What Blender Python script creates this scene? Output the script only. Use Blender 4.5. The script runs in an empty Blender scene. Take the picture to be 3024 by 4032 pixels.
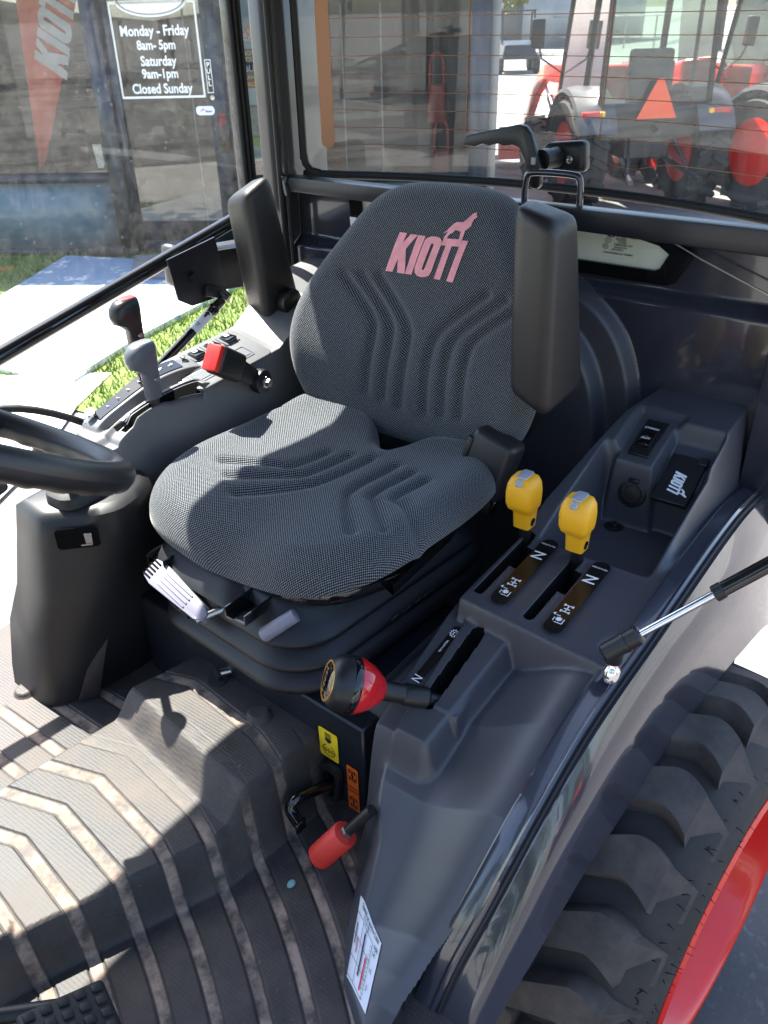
import bpy, bmesh, math, random
import numpy as np
from mathutils import Vector, Matrix
random.seed(7); RNG = np.random.default_rng(7)
R = math.radians
scene = bpy.context.scene
COL = scene.collection

# ------------------------------------------------------------------ camera
cam_d = bpy.data.cameras.new("camera"); cam = bpy.data.objects.new("camera", cam_d); COL.objects.link(cam)
scene.camera = cam
cam_d.sensor_fit = 'VERTICAL'; cam_d.sensor_height = 36.0; cam_d.sensor_width = 27.0
cam_d.lens = 29.46
cam_d.clip_start = 0.02; cam_d.clip_end = 2000
PITCH, YAW, ROLL = R(31.0), R(37.0), R(-1.5)
fw = Vector((-math.cos(YAW)*math.cos(PITCH), -math.sin(YAW)*math.cos(PITCH), -math.sin(PITCH)))
r0 = Vector((-math.sin(YAW), math.cos(YAW), 0)); u0 = r0.cross(fw)
rt = math.cos(ROLL)*r0 + math.sin(ROLL)*u0
up = -math.sin(ROLL)*r0 + math.cos(ROLL)*u0
M = Matrix(((rt.x, up.x, -fw.x), (rt.y, up.y, -fw.y), (rt.z, up.z, -fw.z)))
cam.matrix_world = Matrix.Translation((1.38, 0.97, 2.05)) @ M.to_4x4()
cam_d.dof.use_dof = True; cam_d.dof.focus_distance = 1.65; cam_d.dof.aperture_fstop = 9.0

# ------------------------------------------------------------------ world, sun, exposure
SUN = Vector((-0.10, -0.57, 1.0)).normalized()        # direction towards the sun
world = bpy.data.worlds.new("World"); scene.world = world; world.use_nodes = True
wn = world.node_tree; bg = wn.nodes["Background"]
sky = wn.nodes.new("ShaderNodeTexSky"); sky.sky_type = 'NISHITA'; sky.sun_disc = False
sky.sun_elevation = math.asin(SUN.z); sky.sun_rotation = math.atan2(SUN.x, SUN.y)
sky.air_density = 1.0; sky.dust_density = 1.5; sky.ozone_density = 1.0
wn.links.new(sky.outputs[0], bg.inputs[0]); bg.inputs[1].default_value = 0.105
sun_d = bpy.data.lights.new("sun", 'SUN'); sun_d.energy = 5.0; sun_d.angle = R(0.53); sun_d.color = (1.0, 0.95, 0.86)
sun = bpy.data.objects.new("sun", sun_d); COL.objects.link(sun)
sun.rotation_euler = SUN.to_track_quat('Z', 'Y').to_euler(); sun.location = (-6, -8, 14)
scene.view_settings.view_transform = 'Standard'; scene.view_settings.look = 'None'
scene.view_settings.gamma = 1.0; scene.view_settings.use_curve_mapping = False
scene.view_settings.exposure = 2.4
scene.cycles.max_bounces = 10; scene.cycles.transparent_max_bounces = 12
scene.cycles.use_adaptive_sampling = True

# ------------------------------------------------------------------ materials
def _n(nt, t, **k):
    n = nt.nodes.new(t)
    for a, v in k.items(): setattr(n, a, v)
    return n
def mat(name, col, rough=0.5, metal=0.0, coat=0.0, bump=None, var=None, spec=0.5, coord='Object', dust=None):
    """bump=(scale, strength, distance)  var=(scale, amount)  dust=(colour, scale, low, high, max)"""
    m = bpy.data.materials.new(name); m.use_nodes = True; nt = m.node_tree; L = nt.links
    b = nt.nodes["Principled BSDF"]
    b.inputs["Base Color"].default_value = (*col, 1); b.inputs["Roughness"].default_value = rough
    b.inputs["Metallic"].default_value = metal; b.inputs["Specular IOR Level"].default_value = spec
    b.inputs["Coat Weight"].default_value = coat; b.inputs["Coat IOR"].default_value = 1.45; b.inputs["Coat Roughness"].default_value = 0.04
    tc = _n(nt, "ShaderNodeTexCoord"); src = tc.outputs[coord]
    colour = None
    if var:
        nz = _n(nt, "ShaderNodeTexNoise"); nz.inputs["Scale"].default_value = var[0]; nz.inputs["Detail"].default_value = 6
        L.new(src, nz.inputs["Vector"])
        rp = _n(nt, "ShaderNodeMapRange"); rp.inputs[1].default_value = 0.3; rp.inputs[2].default_value = 0.7
        rp.inputs[3].default_value = 1 - var[1]; rp.inputs[4].default_value = 1 + var[1]
        L.new(nz.outputs[0], rp.inputs[0])
        mx = _n(nt, "ShaderNodeVectorMath", operation='SCALE'); mx.inputs[0].default_value = col
        L.new(rp.outputs[0], mx.inputs["Scale"]); colour = mx.outputs[0]
    if dust:
        nz = _n(nt, "ShaderNodeTexNoise"); nz.inputs["Scale"].default_value = dust[1]; nz.inputs["Detail"].default_value = 9; nz.inputs["Roughness"].default_value = 0.68
        L.new(src, nz.inputs["Vector"])
        rp = _n(nt, "ShaderNodeMapRange"); rp.inputs[1].default_value = dust[2]; rp.inputs[2].default_value = dust[3]; rp.inputs[4].default_value = dust[4]
        L.new(nz.outputs[0], rp.inputs[0])
        mx = _n(nt, "ShaderNodeMix", data_type='RGBA'); L.new(rp.outputs[0], mx.inputs[0])
        if colour: L.new(colour, mx.inputs[6])
        else: mx.inputs[6].default_value = (*col, 1)
        mx.inputs[7].default_value = (*dust[0], 1); colour = mx.outputs[2]
        rr = _n(nt, "ShaderNodeMapRange"); rr.inputs[1].default_value = 0; rr.inputs[2].default_value = 1
        rr.inputs[3].default_value = rough; rr.inputs[4].default_value = min(1, rough + 0.45)
        L.new(rp.outputs[0], rr.inputs[0]); L.new(rr.outputs[0], b.inputs["Roughness"])
    if colour: L.new(colour, b.inputs["Base Color"])
    if bump:
        nz = _n(nt, "ShaderNodeTexNoise"); nz.inputs["Scale"].default_value = bump[0]; nz.inputs["Detail"].default_value = 3
        L.new(src, nz.inputs["Vector"])
        bp = _n(nt, "ShaderNodeBump"); bp.inputs["Strength"].default_value = bump[1]
        bp.inputs["Distance"].default_value = bump[2] if len(bump) > 2 else 0.001
        L.new(nz.outputs[0], bp.inputs["Height"]); L.new(bp.outputs[0], b.inputs["Normal"])
    return m
def glass(name, tint, refl=1.0, dust=0.05, dscale=60, ior=1.5, streak=False):
    """thin pane: clear transmission + fresnel reflection + a veil of dust"""
    m = bpy.data.materials.new(name); m.use_nodes = True; nt = m.node_tree; L = nt.links
    nt.nodes.remove(nt.nodes["Principled BSDF"]); out = nt.nodes["Material Output"]
    tr = _n(nt, "ShaderNodeBsdfTransparent"); tr.inputs[0].default_value = (*tint, 1)
    gl = _n(nt, "ShaderNodeBsdfGlossy"); gl.inputs["Roughness"].default_value = 0.0; gl.inputs[0].default_value = (refl, refl, refl, 1)
    fr = _n(nt, "ShaderNodeFresnel"); fr.inputs[0].default_value = ior
    m1 = _n(nt, "ShaderNodeMixShader"); L.new(fr.outputs[0], m1.inputs[0]); L.new(tr.outputs[0], m1.inputs[1]); L.new(gl.outputs[0], m1.inputs[2])
    last = m1.outputs[0]
    if dust > 0:
        df = _n(nt, "ShaderNodeBsdfDiffuse"); df.inputs[0].default_value = (0.75, 0.74, 0.70, 1)
        tl = _n(nt, "ShaderNodeBsdfTranslucent"); tl.inputs[0].default_value = (0.75, 0.74, 0.70, 1)
        ad = _n(nt, "ShaderNodeMixShader"); ad.inputs[0].default_value = 0.5; L.new(df.outputs[0], ad.inputs[1]); L.new(tl.outputs[0], ad.inputs[2])
        tc = _n(nt, "ShaderNodeTexCoord"); mp = _n(nt, "ShaderNodeMapping"); L.new(tc.outputs["Object"], mp.inputs[0])
        if streak: mp.inputs["Scale"].default_value = (1, 1, 0.12)
        nz = _n(nt, "ShaderNodeTexNoise"); nz.inputs["Scale"].default_value = dscale; nz.inputs["Detail"].default_value = 8; nz.inputs["Roughness"].default_value = 0.7
        L.new(mp.outputs[0], nz.inputs["Vector"])
        rp = _n(nt, "ShaderNodeMapRange"); rp.inputs[1].default_value = 0.35; rp.inputs[2].default_value = 0.75
        rp.inputs[3].default_value = dust*0.4; rp.inputs[4].default_value = dust*2.2; L.new(nz.outputs[0], rp.inputs[0])
        vo = _n(nt, "ShaderNodeTexVoronoi"); vo.inputs["Scale"].default_value = dscale*0.9; L.new(tc.outputs["Object"], vo.inputs["Vector"])
        sp = _n(nt, "ShaderNodeMapRange"); sp.inputs[1].default_value = 0.16; sp.inputs[2].default_value = 0.08; sp.inputs[4].default_value = dust*3.0
        L.new(vo.outputs["Distance"], sp.inputs[0])
        mxx = _n(nt, "ShaderNodeMath", operation='MAXIMUM'); L.new(rp.outputs[0], mxx.inputs[0]); L.new(sp.outputs[0], mxx.inputs[1])
        m2 = _n(nt, "ShaderNodeMixShader"); L.new(mxx.outputs[0], m2.inputs[0]); L.new(last, m2.inputs[1]); L.new(ad.outputs[0], m2.inputs[2]); last = m2.outputs[0]
    L.new(last, out.inputs[0]); return m
def fabric(name):
    """two-tone staggered basket weave, laid out in the cushion's own UV (metres)"""
    m = bpy.data.materials.new(name); m.use_nodes = True; nt = m.node_tree; L = nt.links
    b = nt.nodes["Principled BSDF"]; b.inputs["Roughness"].default_value = 0.95; b.inputs["Specular IOR Level"].default_value = 0.15
    b.inputs["Sheen Weight"].default_value = 0.25; b.inputs["Sheen Roughness"].default_value = 0.4
    uv = _n(nt, "ShaderNodeUVMap"); sx = _n(nt, "ShaderNodeSeparateXYZ")
    nzw = _n(nt, "ShaderNodeTexNoise"); nzw.inputs["Scale"].default_value = 90; L.new(uv.outputs[0], nzw.inputs["Vector"])
    wob = _n(nt, "ShaderNodeVectorMath", operation='SCALE'); wob.inputs["Scale"].default_value = 0.0022; L.new(nzw.outputs["Color"], wob.inputs[0])
    addv = _n(nt, "ShaderNodeVectorMath", operation='ADD'); L.new(uv.outputs[0], addv.inputs[0]); L.new(wob.outputs[0], addv.inputs[1])
    L.new(addv.outputs[0], sx.inputs[0])
    def sn(sock, k):
        a = _n(nt, "ShaderNodeMath", operation='MULTIPLY'); a.inputs[1].default_value = k; L.new(sock, a.inputs[0])
        s = _n(nt, "ShaderNodeMath", operation='SINE'); L.new(a.outputs[0], s.inputs[0]); return s.outputs[0]
    p = 2*math.pi/0.0058
    pr = _n(nt, "ShaderNodeMath", operation='MULTIPLY'); L.new(sn(sx.outputs[0], p), pr.inputs[0]); L.new(sn(sx.outputs[1], p), pr.inputs[1])
    rp = _n(nt, "ShaderNodeMapRange"); rp.inputs[1].default_value = 0.02; rp.inputs[2].default_value = 0.45; L.new(pr.outputs[0], rp.inputs[0])
    nz = _n(nt, "ShaderNodeTexNoise"); nz.inputs["Scale"].default_value = 300; nz.inputs["Detail"].default_value = 2; L.new(uv.outputs[0], nz.inputs["Vector"])
    nr = _n(nt, "ShaderNodeMapRange"); nr.inputs[1].default_value = 0.3; nr.inputs[2].default_value = 0.7; nr.inputs[3].default_value = 0.55; nr.inputs[4].default_value = 1.25; L.new(nz.outputs[0], nr.inputs[0])
    mm = _n(nt, "ShaderNodeMath", operation='MULTIPLY'); L.new(rp.outputs[0], mm.inputs[0]); L.new(nr.outputs[0], mm.inputs[1])
    mx = _n(nt, "ShaderNodeMix", data_type='RGBA'); L.new(mm.outputs[0], mx.inputs[0])
    mx.inputs[6].default_value = (0.010, 0.011, 0.014, 1); mx.inputs[7].default_value = (0.25, 0.265, 0.285, 1)
    L.new(mx.outputs[2], b.inputs["Base Color"])
    bp = _n(nt, "ShaderNodeBump"); bp.inputs["Strength"].default_value = 0.5; bp.inputs["Distance"].default_value = 0.0015
    L.new(mm.outputs[0], bp.inputs["Height"]); L.new(bp.outputs[0], b.inputs["Normal"])
    return m

PLD  = mat("dark_moulded_plastic", (0.017, 0.0165, 0.018), 0.42, bump=(900, 0.12, 0.0006), dust=((0.10, 0.10, 0.10), 5, 0.55, 0.85, 0.15))
STRIP = mat("strip_black", (0.005, 0.005, 0.006), 0.22)
PL   = mat("moulded_plastic", (0.058, 0.058, 0.068), 0.36, bump=(900, 0.12, 0.0006), dust=((0.10, 0.10, 0.10), 5, 0.52, 0.85, 0.22))
PLG  = mat("console_plastic_grey", (0.115, 0.117, 0.124), 0.45, bump=(900, 0.12, 0.0006), dust=((0.16, 0.15, 0.14), 6, 0.5, 0.85, 0.25))
BLK  = mat("black_plastic", (0.010, 0.010, 0.011), 0.40, bump=(700, 0.1, 0.0005))
BLKG = mat("gloss_black", (0.006, 0.006, 0.007), 0.07, coat=0.6)
VOID = mat("slot_black", (0.003, 0.003, 0.003), 0.9, spec=0.1)  # deep shade of slots and recesses put into colour; also on tyre hairs
RUB  = mat("black_rubber", (0.011, 0.011, 0.012), 0.62, bump=(260, 0.2, 0.0006))
BEL  = mat("bellows_rubber", (0.007, 0.007, 0.009), 0.50, bump=(700, 0.15, 0.0005))
VIN  = mat("armrest_vinyl", (0.017, 0.0145, 0.014), 0.44, bump=(520, 0.55, 0.0012))
PAINT = mat("dark_grey_paint", (0.030, 0.032, 0.045), 0.17, coat=1.0, bump=(26, 0.05, 0.003), dust=((0.20, 0.19, 0.18), 22, 0.56, 0.82, 0.10))
POST = mat("post_paint", (0.05, 0.05, 0.05), 0.24, coat=0.5, bump=(40, 0.05, 0.002))
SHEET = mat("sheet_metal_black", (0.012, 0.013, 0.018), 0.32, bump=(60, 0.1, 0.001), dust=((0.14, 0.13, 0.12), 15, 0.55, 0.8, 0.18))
STEEL = mat("zinc_steel", (0.42, 0.42, 0.42), 0.32, 1.0, bump=(120, 0.1, 0.0005))
CHROME = mat("chrome", (0.80, 0.80, 0.82), 0.08, 1.0)
FAB  = fabric("seat_fabric")
PINK = mat("emblem_print", (0.80, 0.33, 0.36), 0.85, bump=(500, 0.3, 0.0006), var=(60, 0.10))
ORG  = mat("orange_plastic", (0.88, 0.42, 0.012), 0.42, bump=(500, 0.05, 0.0004))
REDP = mat("red_plastic", (0.62, 0.025, 0.018), 0.38)
REDV = mat("red_vinyl_grip", (0.62, 0.035, 0.022), 0.5, bump=(200, 0.1, 0.0006))
REDG = mat("red_gloss", (0.60, 0.012, 0.018), 0.06, coat=0.7)
REDPAINT = mat("red_paint", (0.72, 0.040, 0.020), 0.25, coat=0.7, var=(4, 0.06))
GREYK = mat("grey_knob", (0.085, 0.090, 0.105), 0.42, bump=(700, 0.1, 0.0004))
LILAC = mat("pale_grey_handle", (0.21, 0.20, 0.25), 0.5)
WHITE = mat("white_print", (0.80, 0.80, 0.80), 0.5)
PAPER = mat("white_sticker", (0.74, 0.74, 0.78), 0.35)
BLACKI = mat("black_ink", (0.012, 0.012, 0.014), 0.5)
REDI = mat("red_ink", (0.65, 0.02, 0.05), 0.5)
YEL  = mat("yellow_sticker", (0.80, 0.55, 0.02), 0.4)
ORGS = mat("orange_sticker", (0.80, 0.13, 0.015), 0.4)
GOLD = mat("gold_ring", (0.80, 0.42, 0.10), 0.25, 0.6)
CAPG = mat("grey_insert", (0.36, 0.37, 0.41), 0.25, coat=0.4)
COPPER = mat("copper_busbar", (0.42, 0.20, 0.10), 0.45)
GLASSR = glass("rear_glass", (0.93, 0.95, 0.93), 0.8, 0.042, 45, streak=True)
GLASSD = glass("door_glass", (0.90, 0.94, 0.94), 1.0, 0.028, 40)
SHOPG = glass("shop_glass", (0.58, 0.63, 0.63), 1.0, 0.008, 20, ior=1.6)
RIMRED = mat("rim_red", (0.75, 0.022, 0.014), 0.28, coat=0.5, var=(6, 0.05))
LUGT = mat("lug_rubber", (0.030, 0.027, 0.026), 0.75, bump=(120, 0.35, 0.0015), dust=((0.100, 0.083, 0.074), 13, 0.36, 0.66, 0.85))
TYRE = mat("tyre_rubber", (0.020, 0.019, 0.019), 0.72, bump=(90, 0.3, 0.0012), dust=((0.075, 0.064, 0.058), 9, 0.45, 0.75, 0.55))
FGREY = mat("tractor_fender_grey", (0.055, 0.055, 0.058), 0.35, coat=0.3)
TWHITE = mat("tail_lamp_red", (0.5, 0.02, 0.02), 0.2)

# ------------------------------------------------------------------ mesh helpers
class MB:
    """collects geometry (several materials allowed) and links it as ONE mesh object"""
    def __init__(s): s.v = []; s.f = []; s.m = []; s.mats = []; s.sm = []
    def mi(s, m):
        if m not in s.mats: s.mats.append(m)
        return s.mats.index(m)
    def add(s, vs, fs, m, smooth=True):
        o = len(s.v); k = s.mi(m); s.v.extend([tuple(map(float, v)) for v in vs])
        for f in fs: s.f.append([i + o for i in f]); s.m.append(k); s.sm.append(smooth)
        return s
    def bm(s, bm, m, smooth=True):
        bm.verts.index_update(); s.add([v.co[:] for v in bm.verts], [[v.index for v in f.verts] for f in bm.faces], m, smooth); bm.free(); return s
    def box(s, c, size, m, rot=None, bev=0.0, seg=2):
        b = bmesh.new(); bmesh.ops.create_cube(b, size=1.0)
        bmesh.ops.scale(b, vec=size, verts=b.verts)
        if bev > 0: bmesh.ops.bevel(b, geom=b.edges[:], offset=bev, segments=seg, affect='EDGES', profile=0.5)
        if rot is not None: bmesh.ops.transform(b, matrix=rot.to_4x4(), verts=b.verts)
        bmesh.ops.translate(b, vec=c, verts=b.verts); return s.bm(b, m)
    def hexa(s, P, m, bev=0.0, seg=3):
        """8 corners: bottom 0-3 counter-clockwise seen from above, top 4-7"""
        b = bmesh.new(); vs = [b.verts.new(p) for p in P]
        for f in ((3,2,1,0),(4,5,6,7),(0,1,5,4),(1,2,6,5),(2,3,7,6),(3,0,4,7)): b.faces.new([vs[i] for i in f])
        if bev > 0: bmesh.ops.bevel(b, geom=b.edges[:], offset=bev, segments=seg, affect='EDGES', profile=0.6)
        return s.bm(b, m)
    def tube(s, pts, r, m, seg=14, cap=True):
        pts = [Vector(p) for p in pts]; n = len(pts)
        rr = r if isinstance(r, (list, tuple)) else [r]*n
        T = []
        for i in range(n):
            a = pts[max(i-1, 0)]; c = pts[min(i+1, n-1)]; T.append((c - a).normalized())
        ref = Vector((0, 0, 1)) if abs(T[0].z) < 0.9 else Vector((1, 0, 0))
        N = (ref - T[0]*ref.dot(T[0])).normalized(); vs = []; fs = []
        for i in range(n):
            N = (N - T[i]*N.dot(T[i])).normalized(); B = T[i].cross(N)
            for k in range(seg):
                a = 2*math.pi*k/seg; vs.append(pts[i] + (N*math.cos(a) + B*math.sin(a))*rr[i])
        for i in range(n-1):
            for k in range(seg):
                k2 = (k+1) % seg; fs.append([i*seg+k, i*seg+k2, (i+1)*seg+k2, (i+1)*seg+k])
        if cap: fs.append(list(range(seg))[::-1]); fs.append([(n-1)*seg+k for k in range(seg)])
        return s.add(vs, fs, m)
    def lathe(s, prof, o, axis, m, seg=28, xref=None, sx=1.0):
        """prof = [(radius, height along axis)]"""
        A = Vector(axis).normalized(); ref = Vector(xref) if xref else (Vector((0, 0, 1)) if abs(A.z) < 0.9 else Vector((1, 0, 0)))
        X = (ref - A*ref.dot(A)).normalized(); Y = A.cross(X); o = Vector(o); vs = []; fs = []
        for (r, h) in prof:
            for k in range(seg):
                a = 2*math.pi*k/seg; vs.append(o + A*h + X*(math.cos(a)*r*sx) + Y*(math.sin(a)*r))
        for i in range(len(prof)-1):
            for k in range(seg):
                k2 = (k+1) % seg; fs.append([i*seg+k, i*seg+k2, (i+1)*seg+k2, (i+1)*seg+k])
        fs.append(list(range(seg))[::-1]); fs.append([(len(prof)-1)*seg+k for k in range(seg)])
        return s.add(vs, fs, m)
    def loft(s, rings, m, closed=True, cap=True):
        n = len(rings[0]); vs = [p for r in rings for p in r]; fs = []
        for i in range(len(rings)-1):
            for k in range(n if closed else n-1):
                k2 = (k+1) % n; fs.append([i*n+k, i*n+k2, (i+1)*n+k2, (i+1)*n+k])
        if cap and closed: fs.append(list(range(n))[::-1]); fs.append([(len(rings)-1)*n+k for k in range(n)])
        return s.add(vs, fs, m)
    def prism(s, poly, fr, d, m, bev=0.0, seg=2):
        """outline poly [(x,y)] in frame fr=(origin, X, Y), thickness d along X x Y"""
        o, X, Y = (Vector(q) for q in fr); X = X.normalized(); Y = Y.normalized(); N = X.cross(Y)
        b = bmesh.new(); a = [b.verts.new(o + X*x + Y*y) for x, y in poly]; c = [b.verts.new(o + X*x + Y*y + N*d) for x, y in poly]
        n = len(poly); b.faces.new(a[::-1]); b.faces.new(c)
        for i in range(n): b.faces.new((a[i], a[(i+1) % n], c[(i+1) % n], c[i]))
        bmesh.ops.recalc_face_normals(b, faces=b.faces[:])
        if bev > 0:
            es = [e for e in b.edges if e.calc_face_angle(0) > R(35)]
            bmesh.ops.bevel(b, geom=es, offset=bev, segments=seg, affect='EDGES', profile=0.5)
        return s.bm(b, m)
    def flat(s, loops, fr, m, th=0.0):
        """filled 2-D outlines (even-odd, so inner loops are holes) in frame fr"""
        cu = bpy.data.curves.new("t", 'CURVE'); cu.dimensions = '2D'; cu.fill_mode = 'BOTH'; cu.extrude = th/2
        for lp in loops:
            sp = cu.splines.new('POLY'); sp.points.add(len(lp)-1); sp.use_cyclic_u = True
            for p, q in zip(sp.points, lp): p.co = (q[0], q[1], th/2, 1)
        return s._curve(cu, fr, m)
    def text(s, body, size, fr, m, bold=0.0, align='CENTER', sx=1.0, shear=0.0, th=0.0, space=1.0):
        cu = bpy.data.curves.new("t", 'FONT'); cu.body = body; cu.size = size; cu.align_x = align; cu.align_y = 'CENTER'
        cu.offset = bold*size; cu.shear = shear; cu.resolution_u = 3; cu.extrude = th/2; cu.space_character = space
        return s._curve(cu, fr, m, sx)
    def _curve(s, cu, fr, m, sx=1.0):
        ob = bpy.data.objects.new("t", cu); COL.objects.link(ob); bpy.context.view_layer.update()
        me = bpy.data.meshes.new_from_object(ob)
        o, X, Y = (Vector(q) for q in fr); X = X.normalized(); Y = Y.normalized(); N = X.cross(Y)
        s.add([o + X*(v.co.x*sx) + Y*v.co.y + N*v.co.z for v in me.vertices], [list(p.vertices) for p in me.polygons], m, False)
        bpy.data.objects.remove(ob); bpy.data.meshes.remove(me); bpy.data.curves.remove(cu); return s
    def build(s, name, parent=None, angle=40, label=None):
        me = bpy.data.meshes.new(name); me.from_pydata(s.v, [], s.f)
        for m in s.mats: me.materials.append(m)
        me.polygons.foreach_set("material_index", s.m); me.polygons.foreach_set("use_smooth", s.sm); me.update()
        if angle: me.set_sharp_from_angle(angle=R(angle))
        return link(name, me, parent, label)
def link(name, me, parent=None, label=None):
    o = bpy.data.objects.new(name, me); COL.objects.link(o)
    if parent is not None: o.parent = parent
    if label: o["label"] = label
    return o
def tag(o, label=None, cat=None, group=None, kind=None):
    for k, v in (("label", label), ("category", cat), ("group", group), ("kind", kind)):
        if v: o[k] = v
    return o
def empty(name, loc=(0, 0, 0), rz=0.0):
    o = bpy.data.objects.new(name, None); COL.objects.link(o); o.location = loc; o.rotation_euler = (0, 0, rz); o.empty_display_size = 0.2; return o
def copy_tree(o, parent=None):
    c = o.copy(); COL.objects.link(c)
    if parent is not None: c.parent = parent
    for ch in list(o.children): copy_tree(ch, c)
    return c
def grid_mesh(name, P, mats, parent=None, uv=None, mask=None, midx=None, angle=None, label=None, flip=False, closed_u=False):
    """P: (nu, nv, 3) array of points -> smooth grid mesh"""
    nu, nv = P.shape[:2]; idx = np.arange(nu*nv).reshape(nu, nv)
    if closed_u: idx = np.vstack([idx, idx[:1]])
    q = np.stack([idx[:-1, :-1], idx[1:, :-1], idx[1:, 1:], idx[:-1, 1:]], -1).reshape(-1, 4)
    if flip: q = q[:, ::-1]
    keep = np.ones(len(q), bool)
    if mask is not None: keep = mask.reshape(-1); q = q[keep]
    me = bpy.data.meshes.new(name); me.vertices.add(nu*nv); me.vertices.foreach_set("co", P.reshape(-1).astype(np.float32))
    n = len(q); me.loops.add(4*n); me.loops.foreach_set("vertex_index", q.reshape(-1).astype(np.int32))
    me.polygons.add(n); me.polygons.foreach_set("loop_start", (np.arange(n)*4).astype(np.int32))
    me.polygons.foreach_set("use_smooth", np.ones(n, bool))
    for m in (mats if isinstance(mats, (list, tuple)) else [mats]): me.materials.append(m)
    if midx is not None: me.polygons.foreach_set("material_index", midx.reshape(-1)[keep].astype(np.int32))
    me.update(calc_edges=True); me.validate()
    if uv is not None:
        l = me.uv_layers.new(name="UVMap"); l.data.foreach_set("uv", uv.reshape(-1, 2)[q.reshape(-1)].reshape(-1).astype(np.float32))
    if angle: me.set_sharp_from_angle(angle=R(angle))
    return link(name, me, parent, label)
def sst(x, a, b):
    t = np.clip((x - a)/(b - a), 0, 1); return t*t*(3 - 2*t)
def box_mask(x, y, x0, x1, y0, y1, w):
    return sst(x, x0-w/2, x0+w/2)*(1-sst(x, x1-w/2, x1+w/2))*sst(y, y0-w/2, y0+w/2)*(1-sst(y, y1-w/2, y1+w/2))
def dist_poly(X, Y, pts):
    d = np.full(X.shape, 9.0)
    for (x0, y0), (x1, y1) in zip(pts[:-1], pts[1:]):
        vx, vy = x1-x0, y1-y0; t = np.clip(((X-x0)*vx + (Y-y0)*vy)/(vx*vx+vy*vy), 0, 1)
        d = np.minimum(d, np.hypot(X-x0-t*vx, Y-y0-t*vy))
    return d
def smooth_poly(pts, n=4):
    p = np.array(pts, float)
    for _ in range(n):
        q = [p[0]]
        for a, b in zip(p[:-1], p[1:]): q += [a*.75+b*.25, a*.25+b*.75]
        q.append(p[-1]); p = np.array(q)
    return [tuple(v) for v in p]
def rrect(w, h, r, seg=5, cx=0.0, cy=0.0):
    o = []
    for sx, sy, a0 in ((1, 1, 0), (-1, 1, 90), (-1, -1, 180), (1, -1, 270)):
        for k in range(seg+1):
            a = R(a0 + 90*k/seg); o.append((cx + sx*(w/2-r) + r*math.cos(a), cy + sy*(h/2-r) + r*math.sin(a)))
    return o
X, Y, Zv = Vector((1, 0, 0)), Vector((0, 1, 0)), Vector((0, 0, 1))
# ================================================================== the tractor we look into: one thing, everything bolted to it is a part
T = empty("compact_tractor", (0.15, -0.045, 0.0))
tag(T, "dark grey compact tractor cab with woven fabric seat and yellow levers, its left door open", "tractor")
_TOFF = Vector((0.15, -0.045, 0.0))
def part(o):                                             # geometry is written in world metres: bring it under the root
    o.parent = T; o.matrix_parent_inverse = Matrix.Translation(-_TOFF); return o
def PB(mb, name, parent=None, angle=40, label=None):
    o = mb.build(name, parent, angle, label)
    return part(o) if parent is None else o

CY = -0.045
# ------------------------------------------------------------------ seat: pillows from an outline, a height and a rolled edge
def pillow(name, outline, centre, frame, hfun, edge, side, mats, nth=400, nr=130, inward=0.03):
    o, A, B = (np.array(q, float) for q in frame); N = np.cross(A, B)
    ol = np.array(outline) - np.array(centre); an = np.unwrap(np.arctan2(ol[:, 1], ol[:, 0])); rr = np.hypot(ol[:, 0], ol[:, 1])
    th = np.linspace(0, 2*np.pi, nth, endpoint=False); Ro = np.zeros(nth)
    for i, t in enumerate(th):                            # ray against the outline
        best = 0
        d = np.array((math.cos(t), math.sin(t)))
        for k in range(len(ol)):
            p, q = ol[k], ol[(k+1) % len(ol)]; e = q - p; den = d[0]*e[1] - d[1]*e[0]
            if abs(den) < 1e-12: continue
            s = (p[0]*e[1] - p[1]*e[0])/den; u = (p[0]*d[1] - p[1]*d[0])/den
            if s > 0 and -1e-9 <= u <= 1+1e-9: best = max(best, s)
        Ro[i] = best
    k = np.ones(7)/7; Ro = np.convolve(np.concatenate([Ro[-3:], Ro, Ro[:3]]), k, 'valid')
    sr = np.concatenate([np.linspace(0.0, 1, nr)**0.8]); P = []; UV = []
    for r in sr:
        x = centre[0] + np.cos(th)*Ro*r; y = centre[1] + np.sin(th)*Ro*r
        de = np.clip((1-r)*Ro, 0, edge); drop = edge - np.sqrt(np.maximum(edge**2 - (edge-de)**2, 0))
        h = hfun(x, y) - drop
        P.append(o + x[:, None]*A + y[:, None]*B + h[:, None]*N); ext = drop*0.6
        UV.append(np.stack([x + np.cos(th)*ext, y + np.sin(th)*ext], 1))
    xe = centre[0] + np.cos(th)*Ro; ye = centre[1] + np.sin(th)*Ro; he = hfun(xe, ye) - edge
    for t in np.linspace(0.15, 1, 8):                    # the side wall and its tucked-in bottom
        f = 1 - inward*t*t/np.maximum(Ro, .05)*1.0
        x = centre[0] + np.cos(th)*Ro*f; y = centre[1] + np.sin(th)*Ro*f; h = he*(1-t) + (he-side)*t
        P.append(o + x[:, None]*A + y[:, None]*B + h[:, None]*N)
        ext = edge*.6 + side*t; UV.append(np.stack([xe + np.cos(th)*ext, ye + np.sin(th)*ext], 1))
    P.append(np.repeat((o + centre[0]*A + centre[1]*B + (he.mean()-side)*N)[None], nth, 0)); UV.append(UV[-1])
    P = np.array(P); UV = np.array(UV); P = np.concatenate([P, P[:, :1]], 1); UV = np.concatenate([UV, UV[:, :1]], 1)
    return part(grid_mesh(name, P, mats, uv=UV))

def groove(x, y, paths, w, d):
    g = np.zeros_like(x)
    for p in paths: g = np.maximum(g, np.exp(-(dist_poly(x, y, p)/w)**2))
    return -d*g
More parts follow.
